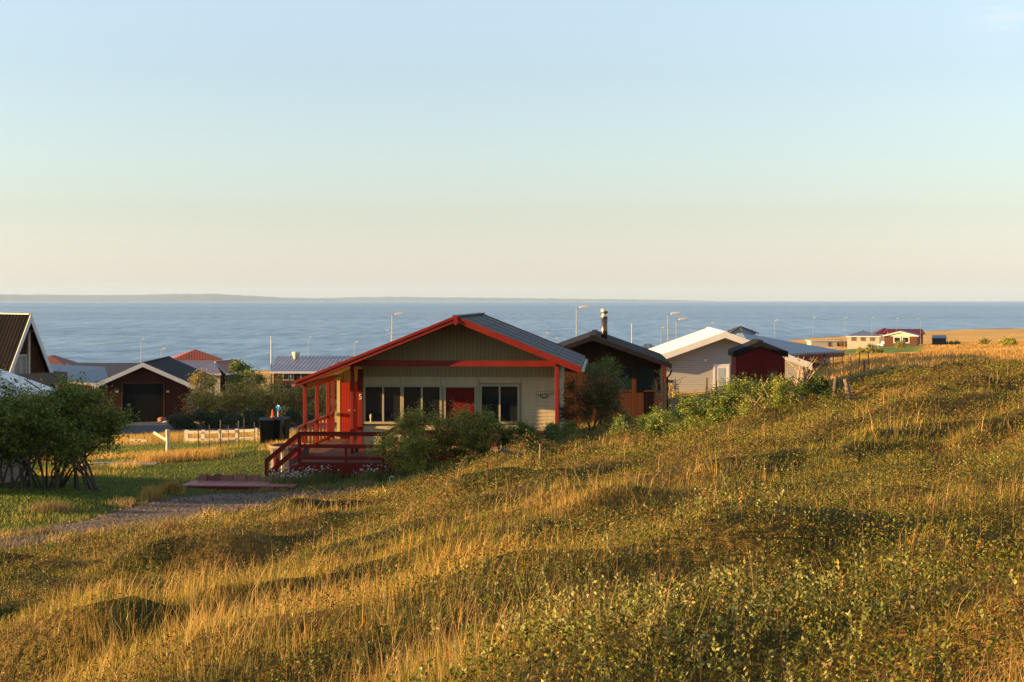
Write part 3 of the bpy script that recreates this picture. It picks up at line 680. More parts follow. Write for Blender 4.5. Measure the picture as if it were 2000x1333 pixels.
# ------------------------------------------------------------------ generic houses
def window_on(parent, face, u0, u1, z0, z1, w, l, frame_mat=WHITE, pane_mat=None, mull=0, t=.08):
    pane_mat = pane_mat or GLASS
    def bx(m, a, b, o0, o1, c, d):
        if face == 'front': m.box(a, b, -o1, -o0, c, d)
        elif face == 'back': m.box(a, b, l+o0, l+o1, c, d)
        elif face == 'left': m.box(-w/2-o1, -w/2-o0, a, b, c, d)
        else: m.box(w/2+o0, w/2+o1, a, b, c, d)
    m = MB(); bx(m, u0-t, u0, .0, .06, z0-t, z1+t); bx(m, u1, u1+t, .0, .06, z0-t, z1+t); bx(m, u0, u1, .0, .06, z1, z1+t); bx(m, u0, u1, .0, .09, z0-t, z0)
    for k in range(mull):
        c = u0+(u1-u0)*(k+1)/(mull+1); bx(m, c-t*.3, c+t*.3, .0, .05, z0, z1)
    f = m.build('window', frame_mat, parent); m = MB(); bx(m, u0, u1, .004, .02, z0, z1); m.build('pane', pane_mat, f); return f
def gable_house(name, label, x, y, z, rot, w, l, eh, sl, wallm, roofm, trim, ov=.4, ovf=.5, th=.12, base=.6, fh_=.22, cat='house', apx=0.0, chim=None):
    """gable end faces local -y, centred on x=0; eh eave height at the wall"""
    o = thing(name, label, cat, (x, y, z), rot); rise = sl*w/2
    MB().prism([(-w/2, -base), (w/2, -base), (w/2, eh), (0, eh+rise), (-w/2, eh)], 'y', 0, l).build('wall', wallm, o)
    e = w/2+ov; zt = eh+rise+.02; ze = zt-sl*e
    m = MB(); m.prism([(-e, ze), (0, zt), (0, zt+th), (-e, ze+th)], 'y', -ovf, l+ovf); m.prism([(0, zt), (e, ze), (e, ze+th), (0, zt+th)], 'y', -ovf, l+ovf)
    rf = m.build('roof', roofm, o); MB().beam((0, -ovf, zt+th+.01), (0, l+ovf, zt+th+.01), .25, .05).build('ridge_cap', roofm, rf)
    for (ya, yb) in ((-ovf-.04, -ovf-.003), (l+ovf+.003, l+ovf+.04)):
        m = MB(); m.prism([(-e-.02, ze+th+.02), (0, zt+th+.02), (0, zt+th+.02-fh_), (-e-.02, ze+th+.02-fh_)], 'y', ya, yb); m.prism([(0, zt+th+.02), (e+.02, ze+th+.02), (e+.02, ze+th+.02-fh_), (0, zt+th+.02-fh_)], 'y', ya, yb)
        m.build('bargeboard', trim, o)
    for s_ in (-1, 1): MB().box(*(sorted((s_*e+s_*.003, s_*(e+.04)))), -ovf-.04, l+ovf+.04, ze+th-fh_, ze+th).build('eaves_board', trim, o)
    return o
def hip_house(name, label, x, y, z, rot, w, l, eh, rise, wallm, roofm, trim, ov=.5, base=.6, cat='house', ridge=None):
    """w along x, l along y, centred; ridge along the longer side"""
    o = thing(name, label, cat, (x, y, z), rot)
    MB().box(-w/2, w/2, -l/2, l/2, -base, eh).build('wall', wallm, o)
    a, b = w/2+ov, l/2+ov; rl = ridge if ridge is not None else abs(a-b)
    r0, r1 = ((-rl, 0), (rl, 0)) if a >= b else ((0, -rl), (0, rl)); zz = eh
    vs = [(-a, -b, zz), (a, -b, zz), (a, b, zz), (-a, b, zz), (r0[0], r0[1], zz+rise), (r1[0], r1[1], zz+rise)]
    fs = [(0,1,5,4),(1,2,5),(2,3,4,5),(3,0,4),(3,2,1,0)] if a >= b else [(0,1,4),(1,2,5,4),(2,3,5),(3,0,4,5),(3,2,1,0)]
    MB().add(vs, fs).build('roof', roofm, o)
    m = MB(); m.box(-a-.02, a+.02, -b-.02, -b, zz-.22, zz+.01); m.box(-a-.02, a+.02, b, b+.02, zz-.22, zz+.01); m.box(-a-.02, -a, -b, b, zz-.22, zz+.01); m.box(a, a+.02, -b, b, zz-.22, zz+.01); m.build('eaves_board', trim, o)
    return o

# dark brown house with chimney, right behind the red one
bz = -5.1; BX = P(1165, 652, 60)[0]; fb = Frame(BX, 62.4, bz, HF)
ez = fb.on(1165, 655, -1.9)[1]; wB = 6.0
B = gable_house('dark_brown_house', 'low dark brown wooden house with black roof and tall metal chimney, behind the cream house', BX, 62.4, bz, HF, wB, 7.5, ez-.36*wB/2-.14, .36, BROWN_DARK, TAR, TAR, ov=.30, ovf=1.9, th=.08, fh_=.20)
for (a_, b_) in ((1193, 1236), (1243, 1281)):
    a, b, c, d = rect(fb, a_, 719, b_, 762, 0); window_on(B, 'front', a, b, c, d, wB, 8, BROWN_DARK, GLASS_TEAL_REFL, 0, .07)
a = fb.on(1238.5, 700, -.1)[0]; MB().box(a-.09, a+.09, -.16, -.10, -.5, ez-1.2).build('cladding_post', BROWN_DARK, B); m = MB(); a2 = fb.on(1297, 700, -1.7)[0]; m.box(a2-.1, a2+.1, -1.8, -1.6, -.5, ez-1.2); m.build('cladding_post', BROWN_DARK, B)
m = MB(); cx, cz = fb.on(1180.5, 655, 1.5)[0], fb.on(1180.5, 655, 1.5)[1]; ct = fb.on(1180.5, 603, 1.5)[1]
m.tube([(cx, 1.5, cz-.5), (cx, 1.5, ct-.32)], .145, 16); ch = m.build('chimney', plain('chimney_pipe', (.12, .09, .06), .25, .2, 3, metal=.85), B, smooth=True)
MB().tube([(cx, 1.5, ct-.38), (cx, 1.5, ct-.34), (cx, 1.5, ct-.33), (cx, 1.5, ct-.2), (cx, 1.5, ct-.19), (cx, 1.5, ct-.02), (cx, 1.5, ct)], [.165, .165, .12, .12, .165, .165, .10], 16).build('chimney_cowl', plain('cowl_steel', (.62, .55, .42), .3, .15, 3, metal=.8), ch, smooth=True)
m = MB(); gx0 = wB/2+.34; m.tube([(gx0, -1.7, ez-1.5), (gx0-.05, -1.6, ez-1.68), (a2+.14, -1.7, ez-1.80), (a2+.14, -1.7, -.3)], .035, 6); m.build('downpipe', TAR, B)

# white roofed house with grey lap siding
WXc = P(1418, 646, 76)[0]; fw = Frame(WXc, 76.6, -5.6, HF); az_ = fw.on(1418, 648, -.6)[1]; wW = 8.4; slW = .365
W_ = gable_house('grey_lap_house', 'grey clapboard house with white sheet roof and a white door in its gable', WXc, 76.6, -5.6, HF, wW, 11, az_-slW*wW/2-.16, slW, GREY_LAP, WHITE_ROOF, WHITE, ov=.35, ovf=.6, th=.12, fh_=.34)
a, b, c, d = rect(fw, 1397, 715, 1421, 760, 0)
m = MB(); m.box(a-.1, a, -.05, .02, 0, d+.1); m.box(b, b+.1, -.05, .02, 0, d+.1); m.box(a, b, -.05, .02, d, d+.1); m.build('door_frame', WHITE, W_)
dd = MB().box(a, b, -.03, .02, .02, d).build('door', WHITE, W_); MB().box(a+.15, b-.15, -.04, -.031, d-1.3, d-.12).build('pane', plain('door_glass', (.25, .31, .36), .2, .15), dd)
a, c = fw.on(1378, 704, -.05); MB().tube([(a, -.12, c), (a, 0, c)], [.08, .05], 10).build('wall_lamp', STEEL_W, W_)
# low yellow clad lean-to at its left corner and dark plinth fence
yx, yy_, _z = P(1286, 765, 72); yl = thing('yellow_box_shed', 'small yellow clad box in front of the grey clapboard wall', 'shed', (yx, yy_, tz(yx, yy_)), HF)
yt = -(747-HOR)*72/F - tz(yx, yy_); MB().box(-.75, .75, 0, 1.0, -.5, yt).build('wall', boards('yellow_boards', (.55, .42, .12), 'h', .2, .08, .6, .08, .01, 'lap'), yl); MB().box(-.80, .80, -.05, 1.05, yt+.002, yt+.06).build('lid', TAR, yl)

# dark red shed with black roof
RXc = P(1488, 668, 68)[0]; fr_ = Frame(RXc, 68.4, -5.0, HF); rz0 = fr_.on(1488, 667, -.3)[1]
R_ = gable_house('red_shed', 'small dark red boarded shed with black roof, before the white roofed house', RXc, 68.4, -5.0, HF, 2.34, 2.6, rz0-.40*1.17-.12, .40, RED_SHED, TAR, TAR, ov=.10, ovf=.12, th=.10, fh_=.26, cat='shed')
a, b, c, d = rect(fr_, 1500, 688, 1528, 760, 0); m = MB(); m.box(a, a+.05, -.03, .01, .3, d); m.box(b-.05, b, -.03, .01, .3, d); m.box(a+.05, b-.05, -.03, .01, d-.05, d); m.build('door_frame', RED_SHED, R_)

# wide blue-grey roofed house with glazed turret
tzp = lambda px, py, Y: P(px, py, Y)
o = thing('blue_roof_house', 'low white house under a wide blue-grey roof with dark red eaves and a pyramid skylight', 'house', (18, 104, -7.2))
def loc_(px, py, Y): q = P(px, py, Y); return (q[0]-18, q[1]-104, q[2]+7.2)
E1, E2, E3, R1, R2 = loc_(1562, 690, 96), loc_(1650, 686, 110), loc_(1480, 700, 84), loc_(1450, 651, 100), loc_(1395, 650, 112)
e4 = loc_(1560, 672, 124)
MB().add([E3, E1, E2, R1, R2, e4, (E3[0], E3[1], E3[2]-.12), (E1[0], E1[1], E1[2]-.12), (E2[0], E2[1], E2[2]-.12)], [(0,1,3), (1,2,3), (3,2,5,4), (0,3,4), (0,6,7,1), (1,7,8,2)]).build('roof', BLUE_GREY_ROOF, o)
def band(A, B_, h0, h1, inset, mat, name):
    A = Vector(A); B_ = Vector(B_); n_ = Vector((-(B_-A).y, (B_-A).x, 0)).normalized()
    q = [A+n_*inset, B_+n_*inset, B_+n_*(inset+.12), A+n_*(inset+.12)]
    return MB().add([(p.x, p.y, p.z+h0) for p in q]+[(p.x, p.y, p.z+h1) for p in q], [(0,1,5,4),(1,2,6,5),(2,3,7,6),(3,0,4,7),(4,5,6,7),(3,2,1,0)]).build(name, mat, o)
band(E3, E1, -.42, -.13, .02, RED_SHED, 'eaves_board'); band(E1, E2, -.42, -.13, .02, RED_SHED, 'eaves_board')
wl = band(E3, E1, -3.5, -.43, .9, OFFWHITE, 'wall'); band((E1[0]-.9, E1[1], E1[2]), (E2[0]-.6, E2[1], E2[2]), -3.5, -.43, .5, OFFWHITE, 'wall')
for t_ in (.25, .62):
    A = Vector(E1)+(Vector(E2)-Vector(E1))*t_; Bv = A+(Vector(E2)-Vector(E1)).normalized()*2.1; A.x -= .75; Bv.x -= .75
    n_ = Vector((-(Bv-A).y, (Bv-A).x, 0)).normalized()*.44
    q = [A+n_, Bv+n_]; d_ = (q[1]-q[0]).normalized()
    f_ = MB().beam(q[0]+Vector((0,0,-1.0)), q[1]+Vector((0,0,-1.0)), .10, .95).build('window', RED_SHED, o)
    MB().beam(q[0]+d_*.1+Vector((0,0,-1.0)), q[1]-d_*.1+Vector((0,0,-1.0)), .13, .78).build('pane', GLASS, f_)
tc_ = loc_(1446, 656, 103); m = MB(); rr = 1.35; hz = loc_(1446, 638, 103)[2]
vs = [(tc_[0]+rr*math.cos(t), tc_[1]+rr*math.sin(t), loc_(1446, 651.5, 103)[2]) for t in np.linspace(0, 2*math.pi, 9)[:-1]]+[(tc_[0], tc_[1], hz)]
m.add(vs, [(k, (k+1) % 8, 8) for k in range(8)]); sk = m.build('skylight', GLASS_TEAL_REFL, o)
m = MB()
for k in range(8): m.beam(vs[k], vs[8], .09, .07)
m.build('skylight_bars', WOOD_DARK, sk)
m = MB(); m.tube([(tc_[0], tc_[1], tc_[2]-.6), (tc_[0], tc_[1], loc_(1446, 652, 103)[2])], 1.1, 8); m.build('skylight_base', WHITE, o)
# far roof sliver between the dark and the white house
q = P(1270, 680, 120); hs_ = hip_house('slate_grey_house', 'barely visible low slate roof peeping up between the chimney house and the white roof', q[0], 122, -8.6, 0, 6.5, 6, 2.4, 2.0, OFFWHITE, BLUE_GREY_ROOF, WHITE)
hs_.location.z = -(672-HOR)*122/F - 4.4

# ------------------------------------------------------------------ houses on the left
gx_, gy_, gz_ = P(278, 826, 97); fg = Frame(gx_, 97.5, gz_, math.radians(4)); ap = fg.on(277, 709, -.5)[1]; wG = 6.0; slG = .45
G = gable_house('brown_garage', 'brown boarded garage with black sheet roof, white bargeboards and a black door', gx_, 97.5, gz_, math.radians(4), wG, 9.5, ap-slG*wG/2-.14, slG, BROWN_V, BLACK_ROOF, WHITE, ov=.36, ovf=.5, th=.12, fh_=.30, cat='garage')
a, b, c, d = rect(fg, 240, 750, 319, 825, 0)
gd = MB().box(a, b, -.02, .03, 0.02, d).build('garage_door', GARAGE_DOOR, G)
m = MB(); m.box(a-.1, a, -.07, .02, 0, d+.1); m.box(b, b+.1, -.07, .02, 0, d+.1); m.box(a, b, -.07, .02, d, d+.1); m.build('door_frame', BROWN_DARK, G)
for px in (229, 328):
    a, c = fg.on(px, 765, 0); MB().box(a-.09, a+.09, -.12, .0, c-.06, c+.06).build('wall_lamp', STEEL_W, G)
m = MB()
m.box(-3.2, 3.2, -1.2, -.55, -.12, .02); m.build('apron', plain('concrete', (.22, .2, .18), .9, .15), G)
window_on(G, 'right', 1.2, 1.9, 1.0, 2.0, wG, 9.5); window_on(G, 'right', 3.6, 4.3, 1.0, 2.0, wG, 9.5); window_on(G, 'right', 6.2, 6.9, 1.0, 2.0, wG, 9.5)

# steep roofed house at the left edge: gable faces right and towards us
ag = math.radians(44)
qa = P(60, 625, 78); AZ = -7.3
A_ = thing('steep_roof_house', 'steep roofed house with black tiles, white bargeboards and a balcony, at the left edge', 'house', (qa[0], qa[1], AZ), ag)
fa = Frame(qa[0], qa[1], AZ, ag); ah = qa[2]-AZ; hw = 2.15; rs = 2.55
zb = ah-rs*hw
MB().prism([(-hw, zb), (hw, zb), (0, ah-.15)], 'y', .55, 9).build('wall', BROWN_DARK, A_)
MB().box(-hw, hw, .6, 9, -.5, zb-.002).build('lower_wall', BEIGE, A_)
m = MB(); e = hw+.25
for s_ in (-1, 1): m.prism([(s_*e, ah-rs*e), (0, ah), (0, ah+.3), (s_*(e+.1), ah-rs*(e+.0)+.05)], 'y', 0, 9.6)
rf = m.build('roof', BLACK_TILE, A_); MB().beam((0, 0, ah+.32), (0, 9.6, ah+.32), .22, .06).build('ridge_cap', WHITE_OLD, rf)
m = MB()
for s_ in (-1, 1): m.prism([(s_*(e+.12), ah-rs*e), (0, ah+.36), (0, ah-.12), (s_*(e-.06), ah-rs*e)], 'y', -.06, -.004)
m.build('bargeboard', WHITE, A_)
zf = fa.on(50, 731, .5)[1]
for (u0, u1) in ((-.70, -.42), (-.32, -.06)):
    window_on(A_, 'front', u0, u1, zf, zf+1.0, 4, 9, WHITE, plain('curtain_pane', (.25, .24, .20), .3, .2) if u0 < -.6 else MATS['curtain_pane'])
for c_ in A_.children:
    if c_.name.startswith('window'): c_.location.y = .54
MB().box(.02, .12, .30, .54, zf-.3, ah-.7).build('flue_post', WHITE_OLD, A_); m = MB(); m.tube([(.07, .3, ah-.7), (.07, .3, ah-.62), (.07, .3, ah-.55)], [.1, .24, .05], 12); m.build('flue_cap', STEEL, A_)
MB().box(-1.5, 1.7, -.9, .5, zf-.55, zf-.42).box(-1.5, 1.7, -.9, -.8, zf-.42, zf+.10).box(1.6, 1.7, -.8, .5, zf-.42, zf+.10).build('balcony', GREY_WOOD, A_)

# nearest house at the left edge, mostly behind the willows
N_ = thing('white_roof_cottage', 'cottage with beige walls and pale roof behind the willows at the left edge', 'house', (-19.0, 36, -5.6), 0)
ex, ez_ = P(106, 759, 43.6)[0]+19.0, P(106, 759, 43.6)[2]+5.6; rx = -2.2; rzz = ez_+(ex-rx)*.36; yb0, yb1 = -.5, 7.6
def cz(x): return rzz-.36*abs(x-rx)
lx_ = 2*rx-ex
m = MB(); m.prism([(rx, rzz), (ex, ez_), (ex, ez_-.14), (rx, rzz-.14)], 'y', yb0, yb1); m.prism([(lx_, ez_), (rx, rzz), (rx, rzz-.14), (lx_, ez_-.14)], 'y', yb0, yb1); m.build('roof', WHITE_ROOF, N_)
wr = P(57, 900, 43.2)[0]+19.0
MB().prism([(lx_+.5, -.6), (wr, -.6), (wr, cz(wr)-.16), (rx, rzz-.16), (lx_+.5, cz(lx_+.5)-.16)], 'y', yb0+.5, yb1-.5).build('wall', BEIGE, N_)
m = MB(); m.box(ex+.003, ex+.04, yb0, yb1, ez_-.2, ez_+.01); m.build('eaves_board', WHITE, N_)
dx, dz = P(9, 738, 40.6)[0]+19.0, P(9, 738, 40.6)[2]+5.6; m = MB()
for s_ in (-1, 1): m.prism([(dx, dz), (dx+s_*.62, dz-.42), (dx+s_*.62, dz-.60), (dx, dz-.20)], 'y', 4.56, 4.60)
m.build('dormer_bargeboard', WHITE, N_)
m = MB()
for s_ in (-1, 1): m.prism([(dx, dz-.02), (dx+s_*.60, dz-.43), (dx+s_*.60, dz-.50), (dx, dz-.10)], 'y', 4.603, 5.8)
m.build('dormer_roof', WHITE_ROOF, N_)
MB().prism([(dx-.45, dz-1.3), (dx+.45, dz-1.3), (dx+.45, dz-.42), (dx, dz-.12), (dx-.45, dz-.42)], 'y', 4.75, 6.3).build('dormer_wall', BROWN_DARK, N_)

# roofs between the steep house and the garage
q = P(105, 745, 120); 
def slabroof(name, label, corners, depth_z, wallm, roofm, trim, fh_=.2):
    """house from four roof corner points (front-left, front-right, back-right, back-left) plus walls below"""
    cx = sum(c[0] for c in corners)/4; cy = sum(c[1] for c in corners)/4
    o = thing(name, label, 'house', (cx, cy, depth_z)); cs = [(c[0]-cx, c[1]-cy, c[2]-depth_z) for c in corners]
    MB().add(cs+[(c[0], c[1], c[2]-.15) for c in cs], [(0,1,2,3), (7,6,5,4), (0,4,5,1), (1,5,6,2), (2,6,7,3), (3,7,4,0)]).build('roof', roofm, o)
    wc = [(c[0]*.94, c[1]*.94+.15, c[2]-.16) for c in cs]
    MB().add([(c[0], c[1], -.8) for c in wc]+wc, [(0,1,5,4), (1,2,6,5), (2,3,7,6), (3,0,4,7), (4,5,6,7), (3,2,1,0)]).build('wall', wallm, o)
    a, b = Vector(cs[0]), Vector(cs[1]); MB().beam(a+Vector((0,-.03,-.1)), b+Vector((0,-.03,-.1)), .05, fh_).build('eaves_board', trim, o)
    return o
slabroof('blue_sheet_roof_house', 'house with a broad flat blue sheet roof, between the steep house and the garage', [P(97, 741, 112), P(215, 752, 112), P(205, 717, 126), P(90, 711, 126)], -9.3, BROWN_DARK, BLUE_ROOF, WHITE_OLD)
slabroof('brown_sheet_roof_house', 'long low house with dull dark brown roof, behind the blue sheet roof', [P(150, 735, 135), P(300, 735, 135), P(285, 709, 150), P(130, 709, 150)], -11.0, BROWN_DARK, BROWN_ROOF, BROWN_DARK)
hr = hip_house('rust_roof_house', 'low house whose rust-red hip roof peeps out beside the steep house', P(98, 712, 175)[0], 176, -11.4, 0, 4.0, 5, 0.0, 1.15, OFFWHITE, plain('rust_roof', (.16, .05, .03), .7, .2), BROWN_DARK)
hr.location.z = -(713-HOR)*175/F
oh = hip_house('orange_roof_house', 'white house with bright orange hip roof close to the shore', P(378, 708, 190)[0], 191, -11.6, math.radians(14), 6.0, 7, 0, 1.35, OFFWHITE, ORANGE_ROOF, OFFWHITE, base=3)
oh.location.z = -(704-HOR)*188/F
og = gable_house('white_gable_annex', 'small annex with white bargeboards in front of the orange roofed house', P(422, 722, 170)[0], 170, -(735-HOR)*170/F, math.radians(-12), 2.2, 6, .55, .95, BROWN_DARK, plain('pink_roof', (.22, .09, .07), .7, .2), WHITE, ov=.3, ovf=.3, fh_=.28, base=2)
slabroof('violet_roof_house', 'low house with a dull violet-grey sheet roof behind the garage', [P(360, 730, 160), P(432, 730, 160), P(420, 708, 170), P(350, 706, 170)], -11.0, OFFWHITE, plain('violet_roof', (.12, .10, .13), .6, .15), WHITE_OLD)
sr = slabroof('pale_roof_house', 'long low house with pale blue-grey sheet roof and white windows left of the red gable', [P(527, 726, 140), P(740, 726, 140), P(735, 695.5, 150), P(541, 695.5, 150)], -9.6, BROWN_DARK, GREY_ROOF, WHITE)
cxs = sr.location
for (a_, b_) in ((553, 563), (568, 572), (588, 608)):
    pa_, pb_ = P(a_, 731, 140.2), P(b_, 742, 140.2); x0, x1 = pa_[0]-cxs.x, pb_[0]-cxs.x; z1, z0 = pa_[2]-cxs.z, pb_[2]-cxs.z; yy = -4.6
    f_ = MB().box(x0-.06, x1+.06, yy-.04, yy, z0-.06, z1+.06).build('window', WHITE, sr); MB().box(x0, x1, yy-.05, yy-.041, z0, z1).build('pane', GLASS, f_)
v_ = P(578, 693, 148); m = MB().tube([(0,0,-.6),(0,0,.1),(0,0,.25),(0,0,.3)], [.2,.42,.42,.2], 12).build('roof_vent', WHITE_OLD, sr, (v_[0]-cxs.x, v_[1]-cxs.y, v_[2]-cxs.z), True)

# ------------------------------------------------------------------ far houses on the right
def fp(px, py, Y): return P(px, py, Y)
def far_gable(name, label, pxc, pyb, Y, rot, w, l, eh, sl, wm, rm, tm, **k):
    x, y, z = fp(pxc, pyb, Y); return gable_house(name, label, x, y, z, math.radians(rot), w, l, eh, sl, wm, rm, tm, base=1.0, **k)
fbh = far_gable('brown_clapboard_house', 'far brown clapboard house with two white framed windows under a cream gable', 1759, 676, 296, -18, 6.6, 8, 2.05, .25, BROWN_H, BLUE_GREY_ROOF, WHITE, ov=.25, ovf=.4)
MB().prism([(-3.3, 2.0), (3.3, 2.0), (0, 2.85)], 'y', -.06, -.003).build('gable_panel', plain('cream_gable', (.75, .66, .36), .6, .1), fbh)
window_on(fbh, 'front', -1.25, -.1, .75, 1.75, 6.6, 8, WHITE, None, 0, .18); window_on(fbh, 'front', .45, 1.6, .75, 1.75, 6.6, 8, WHITE, None, 0, .18); window_on(fbh, 'right', 3.5, 5.0, .6, 1.7, 6.6, 8, WHITE, None, 1, .15)
fwh = fp(1686, 673, 320); fwhh = hip_house('white_hip_house', 'far white house with three square windows and a grey hip roof', fwh[0], fwh[1], fwh[2], math.radians(-14), 6.9, 7, 1.95, 1.25, OFFWHITE, BLUE_GREY_ROOF, WHITE, ov=.3, base=1)
for u in (-2.6, -.6, 1.4):
    f_ = MB().box(u-.1, u+1.1, -3.55, -3.51, .75, 1.85).build('window', WHITE_OLD, fwhh); MB().box(u, u+1.0, -3.58, -3.552, .85, 1.75).build('pane', plain('brown_pane', (.10, .07, .04), .3, .2) if u < -2.1 else MATS['brown_pane'], f_)
r1h = fp(1728, 672, 345); r1_ = hip_house('red_hip_house', 'far house with a dark red pyramid roof behind the grey hip roof', r1h[0], r1h[1], r1h[2], 0, 5.5, 5, 2.3, 1.5, OFFWHITE, RED_ROOF, WHITE, ov=.6, base=1)
r2h = far_gable('red_roof_longhouse', 'far long house with a straight dark red roof behind the brown clapboard one', 1776, 672, 335, 88, 5.0, 7.5, 2.45, .35, BROWN_DARK, RED_ROOF, RED_SHED, ov=.3, ovf=.4)
r2h.location.x += 2.6
sx, sy, sz = fp(1835, 674, 300); sh_ = slabroof('dark_field_shed', 'small black timber shed with pale roof standing alone in the dry field', [fp(1820, 661, 299), fp(1849, 661, 299), fp(1848, 655, 302), fp(1821, 655, 302)], sz, BLACK, BLUE_GREY_ROOF, TAR)
lw = fp(1615, 675, 360); lh = thing('flat_roof_garage', 'far low white garage with flat pale roof, left of the white hip roofed house', 'garage', (lw[0], lw[1], lw[2]), 0)
MB().box(-4.0, 2.6, 0, 5, -1, 1.0).build('wall', OFFWHITE, lh); MB().box(-4.3, 5.6, -.3, 5.3, 1.002, 1.2).build('roof', WHITE_OLD, lh); MB().box(3.0, 5.2, .6, 5, -1, .998).build('side_wall', plain('teal_wall', (.06, .10, .11), .6, .2), lh)
MB().box(.3, 1.1, -.05, -.004, -.4, .8).build('door', WOOD_DARK, lh)

# white car beside the far brown house
cx, cy, cz_ = fp(1733, 678, 306); car = thing('parked_car', 'tiny white car parked left of the far brown clapboard house', 'car', (cx, cy, tz(cx, cy)), math.radians(30))
MB().prism([(-2.1, .35), (-2.1, .8), (-1.2, .92), (-.7, 1.4), (.9, 1.42), (1.5, .95), (2.1, .85), (2.15, .35)], 'y', -.85, .85).build('body', WHITE, car, bevel=.06)
for s_ in (-1, 1):
    MB().prism([(-1.05, .95), (-.62, 1.33), (.85, 1.35), (1.3, .97)], 'y', s_*.853-.004, s_*.853+.004).build('side_window', GLASS, car)
    for xx in (-1.3, 1.3): MB().tube([(xx, s_*.70, .32), (xx, s_*.88, .32)], .32, 14).build('wheel', BLACK, car)

# ------------------------------------------------------------------ street lamps and poles
def street_lamp(px, ptop, Y, label, arm=1, hgt=None, azm=0.0, double=False):
    x, y, zt = P(px, ptop, Y); zg = tz(x, y); h_ = zt-zg; o = thing('street_lamp', label, 'street lamp', (x, y, zg), azm, 'street lamps'); 
    MB().tube([(0,0,-.2),(0,0,1.2),(0,0,1.25),(0,0,h_)], [.08,.075,.05,.032], 10).build('pole', STEEL, o)
    a = arm; MB().tube([(0,0,h_-.03),(a*.18,0,h_+.03),(a*.35,0,h_+.05)], .035, 7).build('arm', STEEL, o)
    MB().prism([(a*.22,h_+.0),(a*.22,h_+.14),(a*.55,h_+.22),(a*.98,h_+.20),(a*1.0,h_+.10),(a*.7,h_+.02)], 'y', -.13, .13).build('lamp_head', STEEL_W, o, bevel=.03)
    if Y > 160:
        for c_ in o.children: c_.scale = (.7, .7, 1)
    return o
street_lamp(766, 616, 118, 'tall street lamp rising just left of the red gable slope', 1)
street_lamp(763, 647, 190, 'shorter street lamp with head turned left, just behind the lamp left of the red gable', -1)
street_lamp(1126, 603, 105, 'tall street lamp directly above the black roof slope, left of the chimney', 1)
street_lamp(1305, 615, 112, 'tallest street lamp above the left end of the white roof', 1)
street_lamp(1321, 626, 130, 'street lamp just right of the tallest one above the white roof', 1)
street_lamp(1291, 641, 210, 'small faint street lamp left of the two tall ones above the white roof', 1)
street_lamp(1093, 662, 250, 'tiny street lamp over the right slope of the red trimmed roof, head turned left', -1)
street_lamp(1065, 652, 240, 'tiny street lamp over the grey sheet roof, left of the head-left one', 1)
street_lamp(1513, 627, 230, 'street lamp above the middle of the blue-grey roof', 1)
street_lamp(1588, 622, 300, 'thin street lamp over the water left of the flat white garage', 1)
street_lamp(1650, 622, 300, 'thin street lamp at the left corner of the far white hip roofed house', 1)
street_lamp(1703, 622, 290, 'thin street lamp before the right end of the white hip roofed house', 1)
street_lamp(1751, 623, 300, 'thin street lamp over the cream gable of the far brown house', 1)
street_lamp(1798, 624, 310, 'thin street lamp at the right end of the long dark red roof', -1)
street_lamp(692, 670, 175, 'street lamp above the right end of the pale sheet roof', 1)
street_lamp(602, 660, 230, 'faint street lamp over the water above the pale sheet roof', 1)
street_lamp(275, 664, 230, 'faint street lamp over the water above the garage ridge', 1)
street_lamp(315, 683, 200, 'short street lamp between the garage ridge and the orange roof', 1)
street_lamp(1388, 632, 240, 'tiny street lamp just left of the white roof ridge', 1)
for (px, pt, Y, lb, rr) in ((530, 657, 150, 'bare wooden pole at the left end of the pale sheet roof', .09), (1234, 632, 150, 'thin white flagpole right of the chimney', .05)):
    x, y, zt = P(px, pt, Y); zg = tz(x, y); o = MB().tube([(0,0,-.2),(0,0,zt-zg)], [rr*1.2, rr*.8], 9).build('pole', WHITE_OLD, None, (x, y, zg)); tag(o, lb, 'pole')
def gull(px, py, Y, lb):
    x, y, z = P(px, py, Y); m = MB(); m.tube([(-.22,0,0),(-.1,0,.02),(.08,0,.03),(.2,0,.05),(.27,0,.04)], [.015,.06,.07,.045,.01], 8)
    m.add([(-.1,0,.04),(.1,0,.05),(.05,-.55,.20),(-.08,-.5,.2)], [(0,1,2,3)]).add([(-.1,0,.04),(.1,0,.05),(.05,.55,.20),(-.08,.5,.2)], [(3,2,1,0)])
    tag(m.build('gull', STEEL_W, None, (x, y, z), True), lb, 'gull')

# ------------------------------------------------------------------ bins and toys by the lane
def wheelie(px, py, Y, label, rot=0):
    x, y, _ = P(px, py, Y); o = thing('wheelie_bin', label, 'bin', (x, y, tz(x, y)), rot)
    m = MB(); m.add([(-.24,-.26,.06),(.24,-.26,.06),(.24,.26,.06),(-.24,.26,.06),(-.30,-.34,1.0),(.30,-.34,1.0),(.30,.32,1.0),(-.30,.32,1.0)], [(3,2,1,0),(4,5,6,7),(0,1,5,4),(1,2,6,5),(2,3,7,6),(3,0,4,7)]); m.build('body', BIN, o, bevel=.03)
    m = MB(); m.add([(-.32,-.38,1.0),(.32,-.38,1.0),(.32,.36,1.03),(-.32,.36,1.03),(-.30,-.34,1.05),(.30,-.34,1.05),(.30,.33,1.12),(-.30,.33,1.12)], [(3,2,1,0),(4,5,6,7),(0,1,5,4),(1,2,6,5),(2,3,7,6),(3,0,4,7)]); m.build('lid', BIN, o, bevel=.02)
    for s_ in (-1, 1): MB().tube([(s_*.25,.28,.1),(s_*.30,.28,.1)], .1, 12).build('wheel', BLACK, o)
    MB().tube([(-.22,.40,.98),(.22,.40,.98)], .02, 6).build('handle', BIN, o); return o
